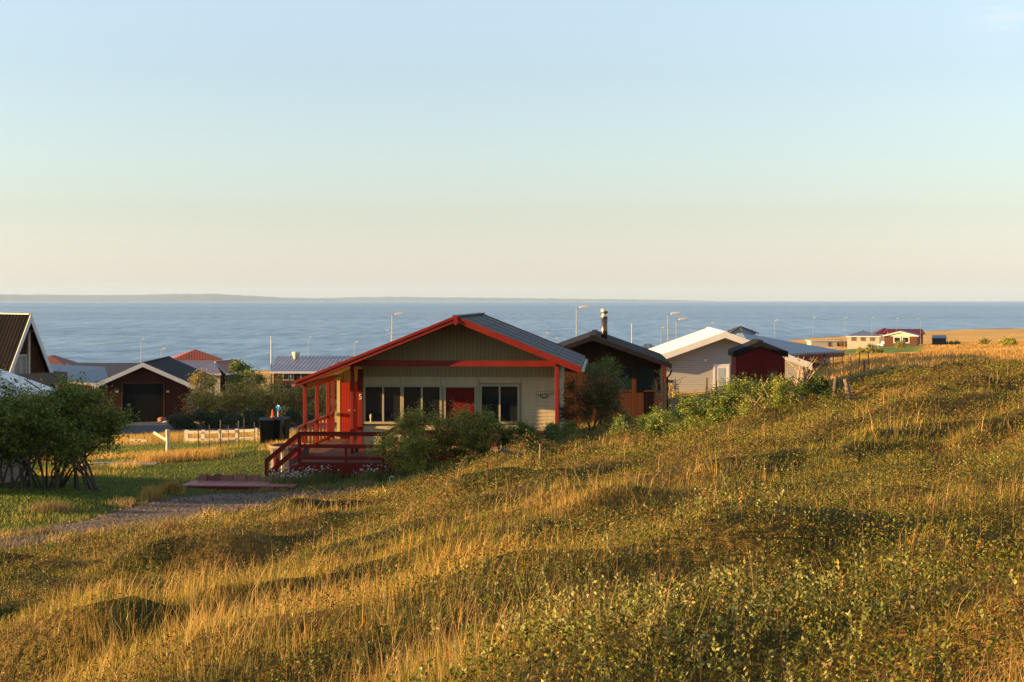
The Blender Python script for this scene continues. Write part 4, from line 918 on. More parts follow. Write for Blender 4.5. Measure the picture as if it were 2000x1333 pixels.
wheelie(521, 865, 60, 'black wheelie bin, left end of the row beyond the green lawn', .1); wheelie(536, 865, 60.3, 'black wheelie bin in the middle of the row, below the orange cone', 0); wheelie(550, 863, 61.5, 'dark green tinted wheelie bin, right end of the row beyond the lawn', -.2)
x, y, _ = P(536, 820, 60.3); bt = tz(x, y)+1.12
tag(MB().tube([(0,0,0),(0,0,.02),(0,0,.03),(0,0,.34)], [.09,.09,.06,.02], 12).build('orange_cone', ORANGE, None, (x-.08, y, bt+.0), True), 'small orange cone standing on the middle black bin', 'cone')
t_ = thing('blue_windmill', 'bright blue plastic windmill sticking up behind the black bins', 'windmill', (x+.07, y+.5, tz(x, y+.5)))
MB().tube([(0,0,0),(0,0,1.5)], .02, 8).build('stick', WHITE, t_)
m = MB()
for k in range(6):
    t0 = k*math.pi/3; m.add([(0,0,1.5),(.13*math.cos(t0),-.03,1.5+.13*math.sin(t0)),(.14*math.cos(t0+.7),.04,1.5+.14*math.sin(t0+.7))], [(0,1,2)])
s_ = m.build('vanes', CYAN, t_); sm = s_.modifiers.new('s', 'SOLIDIFY'); sm.thickness = .012
tag(MB().tube([(0,0,0),(0,0,.05),(0,0,.35),(0,0,.42),(0,0,.45)], [.2,.26,.30,.2,.1], 14).build('clay_pot', plain('terracotta', (.25,.09,.05), .8, .2), None, (P(315, 822, 96)[0], 96.2, gz_), True), 'round terracotta pot at the right foot of the garage door', 'pot')

# ------------------------------------------------------------------ fences
def post(x, y, h, r, mat, label=None, tilt=(0, 0), name='fence_post', parent=None, square=False, group=None):
    z = tz(x, y)
    m = MB(); m.beam((0,0,-.2), (tilt[0], tilt[1], h), 2*r, 2*r, (0,1,0)) if square else m.tube([(0,0,-.2),(tilt[0]*.5,tilt[1]*.5,h*.5),(tilt[0],tilt[1],h)], [r*1.05, r, r*.9], 8)
    o = m.build(name, mat, parent, (x, y, z))
    if label: tag(o, label, 'post', group)
    return o
fx0, fy0 = P(364, 865, 66)[:2]; rf_ = thing('rail_fence', 'white two-rail fence along the lane, with one bleached grey end', 'fence', (fx0, fy0, tz(fx0, fy0)))
fzb = rf_.location.z; span = P(506, 865, 66)[0]-fx0
for f_ in (0, .24, .49, .73, 1):
    xx = span*f_; zz = tz(fx0+xx, fy0)-fzb; MB().box(xx-.09, xx+.09, 0, .10, zz-.2, zz+.60).build('post', WHITE_OLD, rf_, bevel=.01)
for a_, b_ in ((0, .24), (.24, .49), (.49, .73), (.73, 1)):
    for hh in (.50, .15): MB().beam((span*a_-.08, -.02, hh+tz(fx0+span*a_, fy0)-fzb), (span*b_+.08, -.02, hh+tz(fx0+span*b_, fy0)-fzb), .035, .13).build('rail', WHITE_OLD, rf_)
rf_.rotation_euler.z = -.17
bx_, by_ = P(327, 890, 56.5)[:2]; bf = thing('broken_fence', 'broken fence with one tall pale post and a fallen white rail, in tall dry grass', 'fence', (bx_, by_, tz(bx_, by_)))
MB().tube([(0,0,-.2),(.02,0,.5),(0,0,1.0)], [.085,.08,.075], 9).build('post', WHITE_OLD, bf); MB().beam((-.62,.3,.86),(0,.05,.55), .04, .11).build('rail', WHITE_OLD, bf); MB().beam((-1.6,.4,.55),(-.9,.3,.52), .04, .09).build('rail', WHITE_OLD, bf)
# wire fence crossing the lawn
wf = thing('wire_fence', 'thin wire fence on dark stakes running back across the lawn', 'fence', (0, 0, 0)); pts = [(388,882,55),(409,880,56),(430,878,57),(447,876,58),(466,874,59),(476,873,59.5),(498,870,61)]
wp = []
for k, p in enumerate(pts):
    x, y = P(*p)[:2]; z = tz(x, y); hh = .95+.12*((k*7) % 3); MB().tube([(x,y,z-.2),(x+.02*((k%3)-1),y,z+hh)], .016 if k % 2 else .024, 6).build('stake', WOOD_DARK, wf); wp.append((x, y, z))
for hh in (.3, .55, .8):
    m = MB(); 
    for a_, b_ in zip(wp[:-1], wp[1:]): m.tube([(a_[0],a_[1],a_[2]+hh),(b_[0],b_[1],b_[2]+hh)], .006, 4, False)
    m.build('wire', WIRE, wf)
wf.location = (0,0,0)
# right hand pasture fence
def stake_at(px, pt, pb, r, mat, label, tilt=(0,0), sq=False):
    x, y, z = hit(px, pb); h = (pb-pt)*y/F; return post(x, y, h, r, mat, label, tilt, square=sq, group='weathered posts on the slope')
stake_at(1664, 741, 789, .055, WOOD, 'thick leaning weathered post at the bend of the slope', (-.16, 0))
stake_at(1654, 741, 777, .045, WOOD, 'upright post just left of the thick leaning post', (0,0))
stake_at(1639, 740, 776, .03, WOOD, 'slim pale stake between the gate and the post pair')
stake_at(1629, 737, 775, .045, WOOD_DARK, 'slim dark stake right of the round dark bush', (0.05,0))
stake_at(1688, 705, 730, .045, WOOD_DARK, 'dark post alone in the dry golden field')
stake_at(1380, 739, 765, .06, WOOD_DARK, 'dark stake before the white gable door, left of it')
stake_at(1398, 745, 768, .07, WOOD, 'pale stake right before the white gable door')
stake_at(1353, 748, 764, .05, WOOD_DARK, 'short dark stake before the grey clapboard wall', (0,0))
stake_at(1055, 868, 900, .02, WOOD, 'thin bare stick upright in the dark shrubs under the porch')
gA = hit(1583, 742); gB = hit(1626, 742); ga = thing('field_gate', 'grey timber field gate rail right of the red shed', 'gate', (gA[0], gA[1], gA[2]))
gl = gB[0]-gA[0]; gh = .42
for xx in (0, gl): MB().box(xx-.06, xx+.06, -.05, .05, -.2, gh+.18).build('post', WOOD_DARK, ga)
for hh in (gh, gh-.3): MB().beam((0,-.06,hh), (gl,-.06,hh), .04, .10).build('rail', WOOD_DARK, ga)
# field wire along the dry field
fwp = thing('field_fence', 'long wire fence on thin posts at the edge of the dry field', 'fence', (0,0,0))
pp = []
for px in range(1560, 1700, 17):
    x, y, z = hit(px, 716, 60); MB().tube([(x,y,z-.2),(x,y,z+.9)], .03, 6).build('stake', WOOD_DARK, fwp); pp.append((x, y, z))
for hh in (.45, .8):
    m = MB()
    for a_, b_ in zip(pp[:-1], pp[1:]): m.tube([(a_[0],a_[1],a_[2]+hh),(b_[0],b_[1],b_[2]+hh)], .008, 4, False)
    m.build('wire', WIRE, fwp)
# small things on the slope before the porch
x, y, z = hit(766, 946); tag(MB().tube([(.0,0,0),(-.07,0,.08),(-.08,0,.17),(-.02,0,.22),(.06,0,.19)], .016, 7).build('hose_hoop', WHITE_OLD, None, (x, y, z)), 'small curved white pipe end in the grass, left foot of the big porch bush', 'pipe')
x, y, z = hit(1000, 903); tag(MB().beam((-.28,0,.26),(.22,.1,.04), .09, .03, (0,1,0)).build('old_board', plain('grey_plank', (.11,.10,.095), .8, .2), None, (x, y, z)), 'grey loose board lying in the dark shrubs below the porch', 'board')
x, y, z = hit(382, 807, 60); 
q = P(305, 833, 92); tag(MB().prism([(-.7,0),(.7,0),(.5,.16),(-.3,.22)], 'y', -.2, .2).build('white_stone', WHITE_OLD, None, (q[0]+.9, q[1], tz(q[0]+.9, q[1])), bevel=.05), 'flat white stone beside the lane near the garage', 'stone')
x, y, z = hit(243, 909, 40); tag(MB().box(-1.2,1.2,-.25,.25,-.1,.07).build('stepping_slab', plain('pale_slab', (.25,.22,.18), .8, .15), None, (x, y+.0, z), bevel=.02), 'long pale slab lying in the lawn right of the willows', 'slab')

# ------------------------------------------------------------------ vegetation
def pick(pal, n, wts=None, jit=.25):
    pal = np.array(pal); k = RNG.choice(len(pal), n, p=None if wts is None else np.array(wts)/sum(wts))
    return np.clip(pal[k]*(1+(RNG.random((n, 1))-.5)*2*jit), 0, 1)
def leafquads(Pp, size, up=.35, narrow=.45):
    n = len(Pp); a = RNG.normal(size=(n, 3)); a[:, 2] = a[:, 2]*.7+up; a /= np.linalg.norm(a, axis=1)[:, None]
    b = np.cross(a, RNG.normal(size=(n, 3))); b /= np.linalg.norm(b, axis=1)[:, None]+1e-9
    L = (size*(.7+.6*RNG.random(n)))[:, None]; a = a*L; b = b*L*narrow*.5
    V = np.stack([Pp, Pp+a*.5+b, Pp+a, Pp+a*.5-b], 1).reshape(-1, 3); return V, np.arange(4*n).reshape(n, 4)
WILLOW = [(0.146, 0.1846, 0.0243), (0.219, 0.2408, 0.0351), (0.0913, 0.1124, 0.0176), (0.3285, 0.289, 0.0474), (0.4746, 0.3372, 0.0541)]
GOLDW = [(0.4992, 0.3432, 0.078), (0.3432, 0.2808, 0.0624), (0.2184, 0.2028, 0.0468), (0.624, 0.4212, 0.1092), (0.1404, 0.1404, 0.0312)]
OLIVEB = [(0.2028, 0.2028, 0.0312), (0.1404, 0.156, 0.0281), (0.2964, 0.2496, 0.0468), (0.3744, 0.234, 0.0468), (0.0936, 0.0936, 0.0187)]
DARKG = [(0.0683, 0.117, 0.0234), (0.1072, 0.156, 0.0292), (0.0488, 0.078, 0.0195), (0.156, 0.195, 0.039)]
RUST = [(0.2808, 0.1716, 0.0468), (0.3744, 0.2496, 0.0624), (0.1716, 0.1404, 0.0312), (0.156, 0.1716, 0.0312), (0.468, 0.312, 0.078)]
def bush(name, label, cat, x, y, w, d, h, n, leaf, pal, seed, crown0=.15, stems=9, bark=None, group=None, lobes=14, twigs=26, wts=None, trunk_r=.05, lean=0, sparse=1.0, top=.5, z=None, spread=.75):
    rg = np.random.default_rng(seed); z = tz(x, y)-.05 if z is None else z; o = thing(name, label, cat, (x, y, z), 0, group)
    # lobe centres inside an uneven dome
    LC = []
    for k in range(lobes):
        for _ in range(40):
            q = rg.uniform(-1, 1, 3); 
            if q[0]**2+q[1]**2+q[2]**2 < 1: break
        zz = crown0 + (1-crown0)*(.5+.5*q[2])*(.72+.28*rg.random()); LC.append((q[0]*w*.38+lean*zz, q[1]*d*.38, h*zz*.88))
    LC = np.array(LC); rad = rg.uniform(.55, 1.05, lobes)*min(w, h, d*1.6)*.26
    # twigs radiate from each lobe, leaves sit along them
    T0 = np.repeat(LC, twigs, 0); dr = rg.normal(size=(len(T0), 3)); dr[:, 2] = dr[:, 2]*.8+top; dr /= np.linalg.norm(dr, axis=1)[:, None]
    ln = np.repeat(rad, twigs)*rg.uniform(.5, 1.35, len(T0)); m = max(1, int(n/len(T0)))
    t = rg.uniform(.15, 1.0, (len(T0), m))**.8
    pts = T0[:, None, :]+dr[:, None, :]*(ln[:, None]*t)[:, :, None]+rg.normal(size=(len(T0), m, 3))*leaf*.9
    pts = pts.reshape(-1, 3); pts = pts[rg.random(len(pts)) < sparse]; pts = pts[pts[:, 2] > .02]
    Vv, Qq = leafquads(pts, np.full(len(pts), leaf)); cl = pick(pal, len(T0), wts)
    col = pick(pal, len(pts), wts, .3); npmesh('crown', Vv, Qq, np.repeat(col, 4, 0), LEAF, o)
    m = MB(); bk = bark or BARK
    for k in range(stems):
        tgt = Vector(LC[k % lobes]); a = rg.uniform(0, 6.28); b0 = Vector((math.cos(a)*w*.06*spread, math.sin(a)*w*.05*spread, -.1))
        mid = b0.lerp(tgt, .5)+Vector((rg.normal()*.06*w*.5, rg.normal()*.05*w*.5, .03*h)); q1 = b0.lerp(mid, .5)+Vector((0, 0, .04*h))
        m.tube([b0, q1, mid, mid.lerp(tgt, .6), tgt], [trunk_r, trunk_r*.75, trunk_r*.55, trunk_r*.35, trunk_r*.15], 5)
        for _ in range(2):
            e = tgt+Vector(rg.normal(size=3))*float(rad[k % lobes])*.7; m.tube([mid, mid.lerp(e, .5)+Vector((0,0,.05)), e], [trunk_r*.4, trunk_r*.25, trunk_r*.1], 4, False)
    m.build('trunk', bk, o); return o

# willows at the left edge
x, y = P(55, 950, 38.8)[:2]; bush('willow_tree', 'leftmost dark willow with many thin bare stems, cut by the left edge', 'tree', x-.2, y, 3.5, 2.6, 3.15, 30000, .08, DARKG+WILLOW[:4], 1, .36, 18, lobes=30, trunk_r=.038, twigs=30, spread=3.2)
x, y = P(135, 948, 39.6)[:2]; bush('willow_tree', 'broad willow with twisted bare stems, right one of the pair before the pale cottage', 'tree', x+.1, y, 3.7, 2.8, 3.15, 38000, .08, DARKG+WILLOW[:4], 2, .36, 20, lobes=34, trunk_r=.042, twigs=30, spread=3.2)
# hedge behind the lawn
for k, (px, w_, h_, lb) in enumerate(((418, 3.2, 3.1, 'golden leafed bush at the left end of the tall hedge, before the brown house'), (468, 3.2, 3.0, 'dense golden green bush in the tall hedge, second from the garage'), (516, 3.0, 2.9, 'brownish tall bush of the hedge, behind the black bins'), (562, 3.2, 3.0, 'tall bush of the hedge just left of the porch posts'), (610, 3.4, 2.9, 'tall bush of the hedge seen between the porch posts'))):
    x, y = P(px, 830, 84)[:2]; bush('hedge_bush', lb, 'bush', x, y+(k % 2)*.8, w_, 2.2, h_*1.1, 8000, .13, GOLDW if k < 3 else RUST, 20+k, .12, 8, BARK_PALE, 'tall bushes of the garden hedge', 14, 20, trunk_r=.04)
for k, (px, py, w_, h_, lb) in enumerate(((365, 838, 3.0, 1.3, 'low grey-green bush at the left foot of the hedge near the garage'), (405, 840, 3.0, 1.35, 'low rounded dark bush below the golden hedge bush'), (460, 838, 3.4, 1.3, 'low dark bush at the middle foot of the hedge'), (500, 836, 3.0, 1.3, 'low dark bush left of the black bins'), (585, 832, 3.4, 1.4, 'low dark bush right of the black bins'))):
    x, y = P(px, py, 81.5)[:2]; bush('low_bush', lb, 'bush', x, y, w_, 1.8, h_, 4500, .12, [(.05,.07,.03),(.08,.10,.05),(.04,.05,.02)], 40+k, .05, 5, None, 'low bushes at the foot of the hedge', 10, 18)
x, y = P(398, 780, 90)[:2]; bush('yellowing_sapling', 'small yellow leaved sapling in front of the white eaves of the brown house', 'tree', x, y, 1.8, 1.5, 4.1, 1500, .15, [(.25,.18,.05),(.18,.15,.04)], 61, .55, 4, BARK_PALE, None, 6, 12)
x, y = P(475, 735, 150)[:2]; bush('dark_tree', 'dark shrubby tree against the sea right of the white gable annex', 'tree', x-.3, y, 2.2, 2.2, 2.0+(-(736-HOR)*150/F-tz(x, y)), 2500, .22, DARKG, 62, .55, 3, None, None, 8, 16)
x, y = P(480, 735, 148)[:2]; bush('dark_hedge_mass', 'long dark clipped hedge against the sea, right of the white gable annex', 'hedge', x, y, 5.0, 2, -(718-HOR)*148/F-tz(x, y), 4500, .22, DARKG, 63, .3, 4, None, None, 16, 16)
# in front of the red house
for k, (px, py, Y, w_, h_, n, lb, pal) in enumerate((
    (800, 945, 43.6, 1.75, 1.75, 7000, 'left rounded part of the green bush before the deck, touching the red railing', WILLOW),
    (845, 930, 44.2, 2.1, 2.30, 9500, 'tallest green bush in front of the second front window', WILLOW+[(.14,.07,.025)]),
    (905, 920, 44.4, 2.0, 1.95, 8500, 'dense green bush under the red shutter door', WILLOW+[(.12,.06,.02)]),
    (950, 910, 44.8, 1.5, 1.70, 5000, 'dark bush between the red shutter door and the right window', DARKG+WILLOW[:2]),
    (1010, 898, 45.2, 1.5, 1.05, 4000, 'low dark shrub below the right front window', DARKG),
    (1055, 890, 45.4, 1.4, 1.0, 4000, 'low dark shrub left of the right porch post', DARKG),
    (1100, 880, 46.2, 1.3, .95, 3500, 'low dark shrub at the foot of the right porch post', DARKG+OLIVEB[:1]))):
    x, y = P(px, py, Y)[:2]; bush('porch_shrub', lb, 'bush', x-(.1 if k < 2 else 0), y, w_*1.3, 1.7, h_*(1.27 if k < 2 else 1.1), int(n*1.7), .058, pal, 80+k, .06, 8, None, 'bushes in front of the porch', 16, 24, trunk_r=.02)
# between the red and the dark brown house
x, y = P(1160, 858, 50.5)[:2]; bush('golden_leaf_shrub', 'tall open shrub with golden brown leaves right of the porch, before the dark brown house', 'bush', x-.1, y, 2.5, 1.7, 2.9, 13000, .075, [(.15,.11,.03),(.09,.08,.02),(.22,.15,.05),(.06,.06,.018)], 101, .15, 12, BARK, None, 18, 24, trunk_r=.025)
x, y = P(1178, 850, 57)[:2]; bush('bare_topped_tree', 'slender dark tree with thin feathery top before the left part of the dark brown house', 'tree', x, y, 2.0, 1.5, 3.35, 4200, .075, DARKG+OLIVEB[:2], 102, .45, 7, BARK, None, 12, 22, trunk_r=.03, sparse=.8)
x, y = P(1205, 858, 51)[:2]; bush('low_bush', 'low olive bush right below the golden leaf shrub', 'bush', x, y, 1.7, 1.4, 1.1, 3500, .07, OLIVEB, 103, .05, 5, None, None, 12, 20)
# nearly leafless saplings before the corner of the dark house
def sapling(px, pb, Y, h, label, seed, n=160, w=.9, bend=0):
    x, y = P(px, pb, Y)[:2]; z = tz(x, y); rg = np.random.default_rng(seed); o = thing('sapling', label, 'tree', (x, y, z)); m = MB(); tips = []
    for k in range(4):
        e = Vector((rg.normal()*w*.3+bend, rg.normal()*.2, h*(.65+.35*rg.random()))); b0 = Vector((rg.normal()*.05, 0, -.1)); q = b0.lerp(e, .5)+Vector((rg.normal()*.07, 0, 0))
        m.tube([b0, q, e], [.035, .025, .008], 5)
        for j in range(7):
            t = .35+.6*rg.random(); s = b0.lerp(e, t); f = s+Vector((rg.normal()*.22, rg.normal()*.15, .22+.15*rg.random())); m.tube([s, f], [.010, .004], 4, False); tips.append((s, f))
    m.build('trunk', BARK_PALE, o); pts = np.array([list(s.lerp(f, rg.random()*1.05)) for s, f in tips for _ in range(n//len(tips)+1)])+rg.normal(size=((n//len(tips)+1)*len(tips), 3))*.03
    Vv, Qq = leafquads(pts, np.full(len(pts), .075)); npmesh('crown', Vv, Qq, np.repeat(pick([(.22,.14,.05),(.14,.10,.03),(.10,.09,.03)], len(pts)), 4, 0), LEAF, o)
sapling(1297, 822, 57, 2.2, 'nearly leafless sapling with pale stems before the right corner of the dark brown house', 1)
sapling(1316, 818, 56, 1.9, 'thin sparse sapling right of the nearly leafless one, before the yellow box shed', 2, 110)
sapling(1462, 800, 32, 1.15, 'bare pale stemmed sapling rising before the dark red shed', 3, 100)
sapling(1567, 800, 31, .8, 'pale dead stem standing between the shrub mass and the round dark bush', 4, 30, .3)
# shrub mass on the right
for k, (px, top, Y, w_, n, lb, pal) in enumerate((
    (1240, 815, 36, 1.25, 5200, 'lowest left shrub of the thicket behind the slope, nearest the porch', DARKG+DARKG+WILLOW[:2]),
    (1292, 800, 35, 1.3, 5600, 'green shrub of the thicket below the nearly leafless sapling', DARKG+DARKG+WILLOW[:3]),
    (1345, 785, 34, 1.35, 6000, 'green shrub of the thicket below the yellow box shed', DARKG+DARKG+WILLOW[:4]),
    (1395, 772, 33, 1.4, 6500, 'bushy green shrub of the thicket below the white gable door', DARKG+DARKG+WILLOW[:4]),
    (1443, 752, 32.5, 1.4, 7200, 'full green shrub of the thicket below the left edge of the red shed', DARKG+DARKG+WILLOW[:4]),
    (1492, 742, 32, 1.4, 7500, 'tallest leafy shrub of the thicket in front of the red shed', DARKG+DARKG+WILLOW),
    (1538, 744, 31.5, 1.2, 6000, 'leafy shrub of the thicket touching the round dark bush', DARKG+DARKG+WILLOW),
    (1425, 748, 58, 2.2, 4500, 'farther shrub of the thicket left of the red shed', OLIVEB),
    (1525, 738, 56, 2.3, 4500, 'farther shrub of the thicket under the right corner of the red shed', RUST+WILLOW[:2]))):
    x, y = P(px, 800, Y)[:2]; h_ = max(.55, -(top-HOR)*Y/F-tz(x, y)); bush('thicket_shrub', lb, 'bush', x, y, w_*1.35, 1.9, h_*1.3, int(n*1.6), .048 if Y < 50 else .07, pal, 120+k, .05, 7, BARK_PALE, 'shrubs of the thicket behind the slope', 18, 24, trunk_r=.015)
x, y = P(1592, 800, 31)[:2]; bush('round_dark_bush', 'round dark green conifer-like bush at the right end of the thicket', 'bush', x, y, 1.0, .8, (-(734-HOR)*31/F-tz(x, y))*1.15, 9000, .036, DARKG, 140, .02, 4, None, None, 14, 26)
# far bushes
for k, (px, py, Y, w_, h_, lb, pal) in enumerate(((1655, 668, 330, 6.0, 2.4, 'far golden bush left of the white hip roofed house', [(.25,.15,.03),(.15,.10,.02)]),
    (1700, 674, 305, 4.5, 1.0, 'far low dark bush in front of the white hip roofed house', DARKG), (1760, 692, 240, 2.6, 1.6, 'far olive bush below the brown clapboard house', OLIVEB),
    (1920, 682, 220, 2.2, 1.3, 'far dark bush in the dry field near the right side', OLIVEB), (1860, 671, 300, 3.6, 1.0, 'far low dark bush right of the black timber shed', DARKG),
    (1975, 684, 160, 3.2, .9, 'far green shrub at the right edge of the dry field', WILLOW), (1700, 700, 200, 5.0, .8, 'far flat olive shrub on the green field', OLIVEB))):
    x, y = P(px, py, Y)[:2]; bush('field_bush', lb, 'bush', x, y, w_, 2.5, h_, 1500, .22, pal, 160+k, .05, 3, None, 'lone bushes in the far fields', 9, 14)

# ---- grass and heath as stuff
def wedge(n, y0, y1, p, margin=.43, xadd=1.5):
    """points in the view wedge (with a margin), density falling with distance as Y^-p"""
    e = 2-p; t = RNG.random(n); Y = (y0**e+(y1**e-y0**e)*t)**(1/e); X = RNG.uniform(-1, 1, n)*(margin*Y+xadd); return X, Y
def blocked(x, y):
    b = inpoly(x, y, TRACK) & (RNG.random(len(x)) < .95) & (fbm(x/.9, y/.6, 221, 3) < .60); lx, ly = hl(x, y)
    b |= (lx > -.1) & (lx < 8.7) & (ly > -2.6) & (ly < 9.2) & ((lx < 3.2) | (ly > -.1))
    b |= (lx > -1.8) & (lx < .5) & (ly > -2.7) & (ly < -1.3)
    b |= (lx > bx0-HO[0]-.05) & (lx < -1.4+.6) & (y > 43.4) & (y < 45.0)
    b |= (x < -14.5) & (y > 33) & (y < 43.3); b |= (x > -29) & (x < -21) & (y > 89) & (y < 108)
    b |= (y > 76.5) & (y < 87) & (x < 7)
    b |= (x > BX-3.1) & (x < BX+3.1) & (y > 60.3) & (y < 69); b |= (x > 7) & (x < 16.5) & (y > 76) & (y < 89); b |= (x > RXc-1.3) & (x < RXc+1.3) & (y > 68) & (y < 71.2)
    return b
def blades(name, X, Y, H_, W_, pal, wts=None, bend=.35, segs=2, jit=.22, z=None, lean=(.10, .0)):
    n = len(X); Z = T(X, Y) if z is None else z; ph = RNG.random(n)*2*np.pi
    sx = np.cos(ph)*W_*.5; sy = np.sin(ph)*W_*.5*.6
    an = RNG.random(n)*2*np.pi; bn = bend*H_*RNG.random(n); lf = (fbm(X/.22, Y/.22, 201, 2)-.5)*.8*H_; lg = (fbm(X/.22, Y/.22, 207, 2)-.5)*.8*H_; ex = np.cos(an)*bn+lean[0]*H_+lf; ey = np.sin(an)*bn+lean[1]*H_+lg
    lv = []
    for k in range(segs+1):
        t = k/segs; wd = 1-.85*t**1.5
        cx = X+ex*t**1.8; cy = Y+ey*t**1.8; cz = Z-.03+H_*t*(1-.12*t)
        lv.append(np.stack([cx-sx*wd, cy-sy*wd, cz], 1)); lv.append(np.stack([cx+sx*wd, cy+sy*wd, cz], 1))
    V = np.stack(lv, 1).reshape(-1, 3); m = 2*(segs+1); b = np.arange(n)[:, None]*m
    Q = np.concatenate([b+np.array([2*k, 2*k+1, 2*k+3, 2*k+2]) for k in range(segs)], 0)
    col = pal if isinstance(wts, str) else pick(pal, n, wts, jit); o = npmesh(name, V, Q, np.repeat(col, m, 0), BLADE); return o
GOLD = [(.54,.32,.06),(.62,.41,.10),(.45,.24,.045),(.68,.49,.16),(.34,.15,.03),(.26,.24,.03)]
GREENS = [(.13,.155,.013),(.21,.20,.020),(.08,.095,.010),(.34,.22,.03)]
def zones(x, y):
    """how much dry grass, heath and pale willow grows at a place on the hillside"""
    a = x*.86+y*.5; b = -x*.5+y*.86
    n = fbm(a/4.4, b/1.5, 51, 3)
    u = x/np.maximum(y, 1)
    heath = sstep(.455, .515, n + .17*(sstep(-.1, .30, u)-.30) + .12*np.exp(-((x-3.2)/1.6)**2-((y-8)/3.0)**2) + .04*(fbm(x/.9, y/.9, 57, 2)-.5) + .10*(sstep(13,30,y)-.35) + .16*np.exp(-((x+5)/3.5)**2-((y-20)/5)**2))
    heath = np.maximum(heath, .95*sstep(.53, .60, fbm(a/2.4, b/1.05, 241, 3)+.02)*sstep(9.5, 13, y))
    near_gold = np.exp(-(((x+1.9)/2.1)**2+((y-10.5)/3.2)**2)); heath = heath*(1-.85*near_gold)
    pw = 1.3*np.exp(-(((x-.80)/.95)**2+((y-7.3)/1.25)**2)) + .9*np.exp(-(((x-5.1)/.8)**2+((y-14.2)/1.1)**2)) + .5*np.exp(-(((x-1.3)/.5)**2+((y-9.8)/.6)**2))
    pw = pw*sstep(.30, .60, fbm(x/.45, y/.45, 66, 2)+.08)
    return heath, np.clip(pw, 0, 1)
def hgtmod(x, y): return (.55+.9*fbm(x/1.1, y/1.1, 71, 3))*(.55+.9*vn(x/.28, y/.28, 77))
# dry grass on the hillside
X, Y = wedge(900000, 4.2, 62, 1.45); hm = hill_mask(X, Y); he, pw = zones(X, Y); r = RNG.random(len(X))
k = (r < hm*(1-.92*he)*(1-.8*pw)*(.45+.55*sstep(.35, .5, fbm(X/.7, Y/.7, 79, 2)))) & ~blocked(X, Y); X, Y, he = X[k], Y[k], he[k]
tall = np.exp(-(((X+2.0)/2.3)**2+((Y-10.5)/3.2)**2)); H_ = (.055+.12*RNG.random(len(X))**1.5)*hgtmod(X, Y)*(1-.35*he)*(1+1.15*tall)*(1-.2*sstep(14, 24, Y))
sa = X*.86+Y*.5; sb = -X*.5+Y*.86; strp = sstep(.40, .52, fbm(sa/2.6, sb/.95, 231, 3)+.25*tall); kk = RNG.random(len(X)) < .22+.78*strp; X, Y, he, H_ = X[kk], Y[kk], he[kk], H_[kk]; H_[(RNG.random(len(X)) < .05)] *= 1.6
lo = RNG.random(len(X)) < .42; gpal = pick(GOLD, len(X), (5,5,4,3,3,5)); gpal[lo] = pick([(.16,.13,.022),(.22,.16,.03),(.11,.11,.016),(.18,.085,.02),(.09,.06,.015)], int(lo.sum())); H_[lo] *= .62
tag(blades('dry_grass', X, Y, H_, np.maximum(.0026, Y*.00036), gpal, 'own', .45), kind='stuff')
# seed stalks
X, Y = wedge(50000, 4.2, 40, 1.6); hm = hill_mask(X, Y); he, pw = zones(X, Y); k = (RNG.random(len(X)) < hm*(1-.88*he)*.8*sstep(.35, .6, fbm(X/1.5, Y/1.5, 75, 2))) & ~blocked(X, Y); X, Y = X[k], Y[k]
H_ = (.18+.24*RNG.random(len(X))); tag(blades('grass_stalks', X, Y, H_, np.maximum(.003, Y*.00035), [(.60,.40,.14),(.50,.30,.10),(.42,.21,.09)], None, .3), kind='stuff')
# heath: dark evergreen cushions, rust and olive leaves
HEATH = [(.055,.072,.007),(.10,.118,.010),(.16,.155,.014),(.19,.075,.014),(.20,.13,.022),(.045,.032,.009),(.17,.17,.018)]
X, Y = wedge(1150000, 4.2, 62, 1.35); hm = hill_mask(X, Y); he, pw = zones(X, Y); k = (RNG.random(len(X)) < hm*(.10+.9*he)*(1-.5*pw)) & ~blocked(X, Y); X, Y, he = X[k], Y[k], he[k]
cush = fbm(X/.45, Y/.45, 81, 2); hz_ = T(X, Y)+(RNG.random(len(X))**.7)*(.03+.26*sstep(.35, .7, cush))*(.4+.6*he)
hue_n = fbm(X/1.3, Y/1.3, 85, 3); Vv, Qq = leafquads(np.stack([X, Y, hz_], 1), np.maximum(.019, Y*.0013), .6, .5)
col = pick(HEATH, len(X), (8,7,5,3.5,2.2,6.5,2.5), .35); rr = sstep(.50, .62, hue_n)[:, None]*(RNG.random((len(X), 1)) < .4); col = col*(1-rr)+np.array([.13,.05,.018])*(.6+.8*RNG.random((len(X), 1)))*rr  # darkest leaf tones weighted up to stand in for shaded gaps
tag(npmesh('heath', Vv, Qq, np.repeat(col, 4, 0), LEAF), kind='stuff')
# matted dead stems lying between the living growth
X, Y = wedge(120000, 4.2, 45, 1.5); hm = hill_mask(X, Y); k = (RNG.random(len(X)) < hm*sstep(.42, .6, fbm(X/.6, Y/.6, 301, 2))) & ~blocked(X, Y); X, Y = X[k], Y[k]
tag(blades('thatch', X, Y, .03+.06*RNG.random(len(X)), np.maximum(.004, Y*.0004), [(.30,.20,.09),(.20,.12,.05),(.12,.07,.03),(.40,.29,.15)], None, 3.2), kind='stuff')
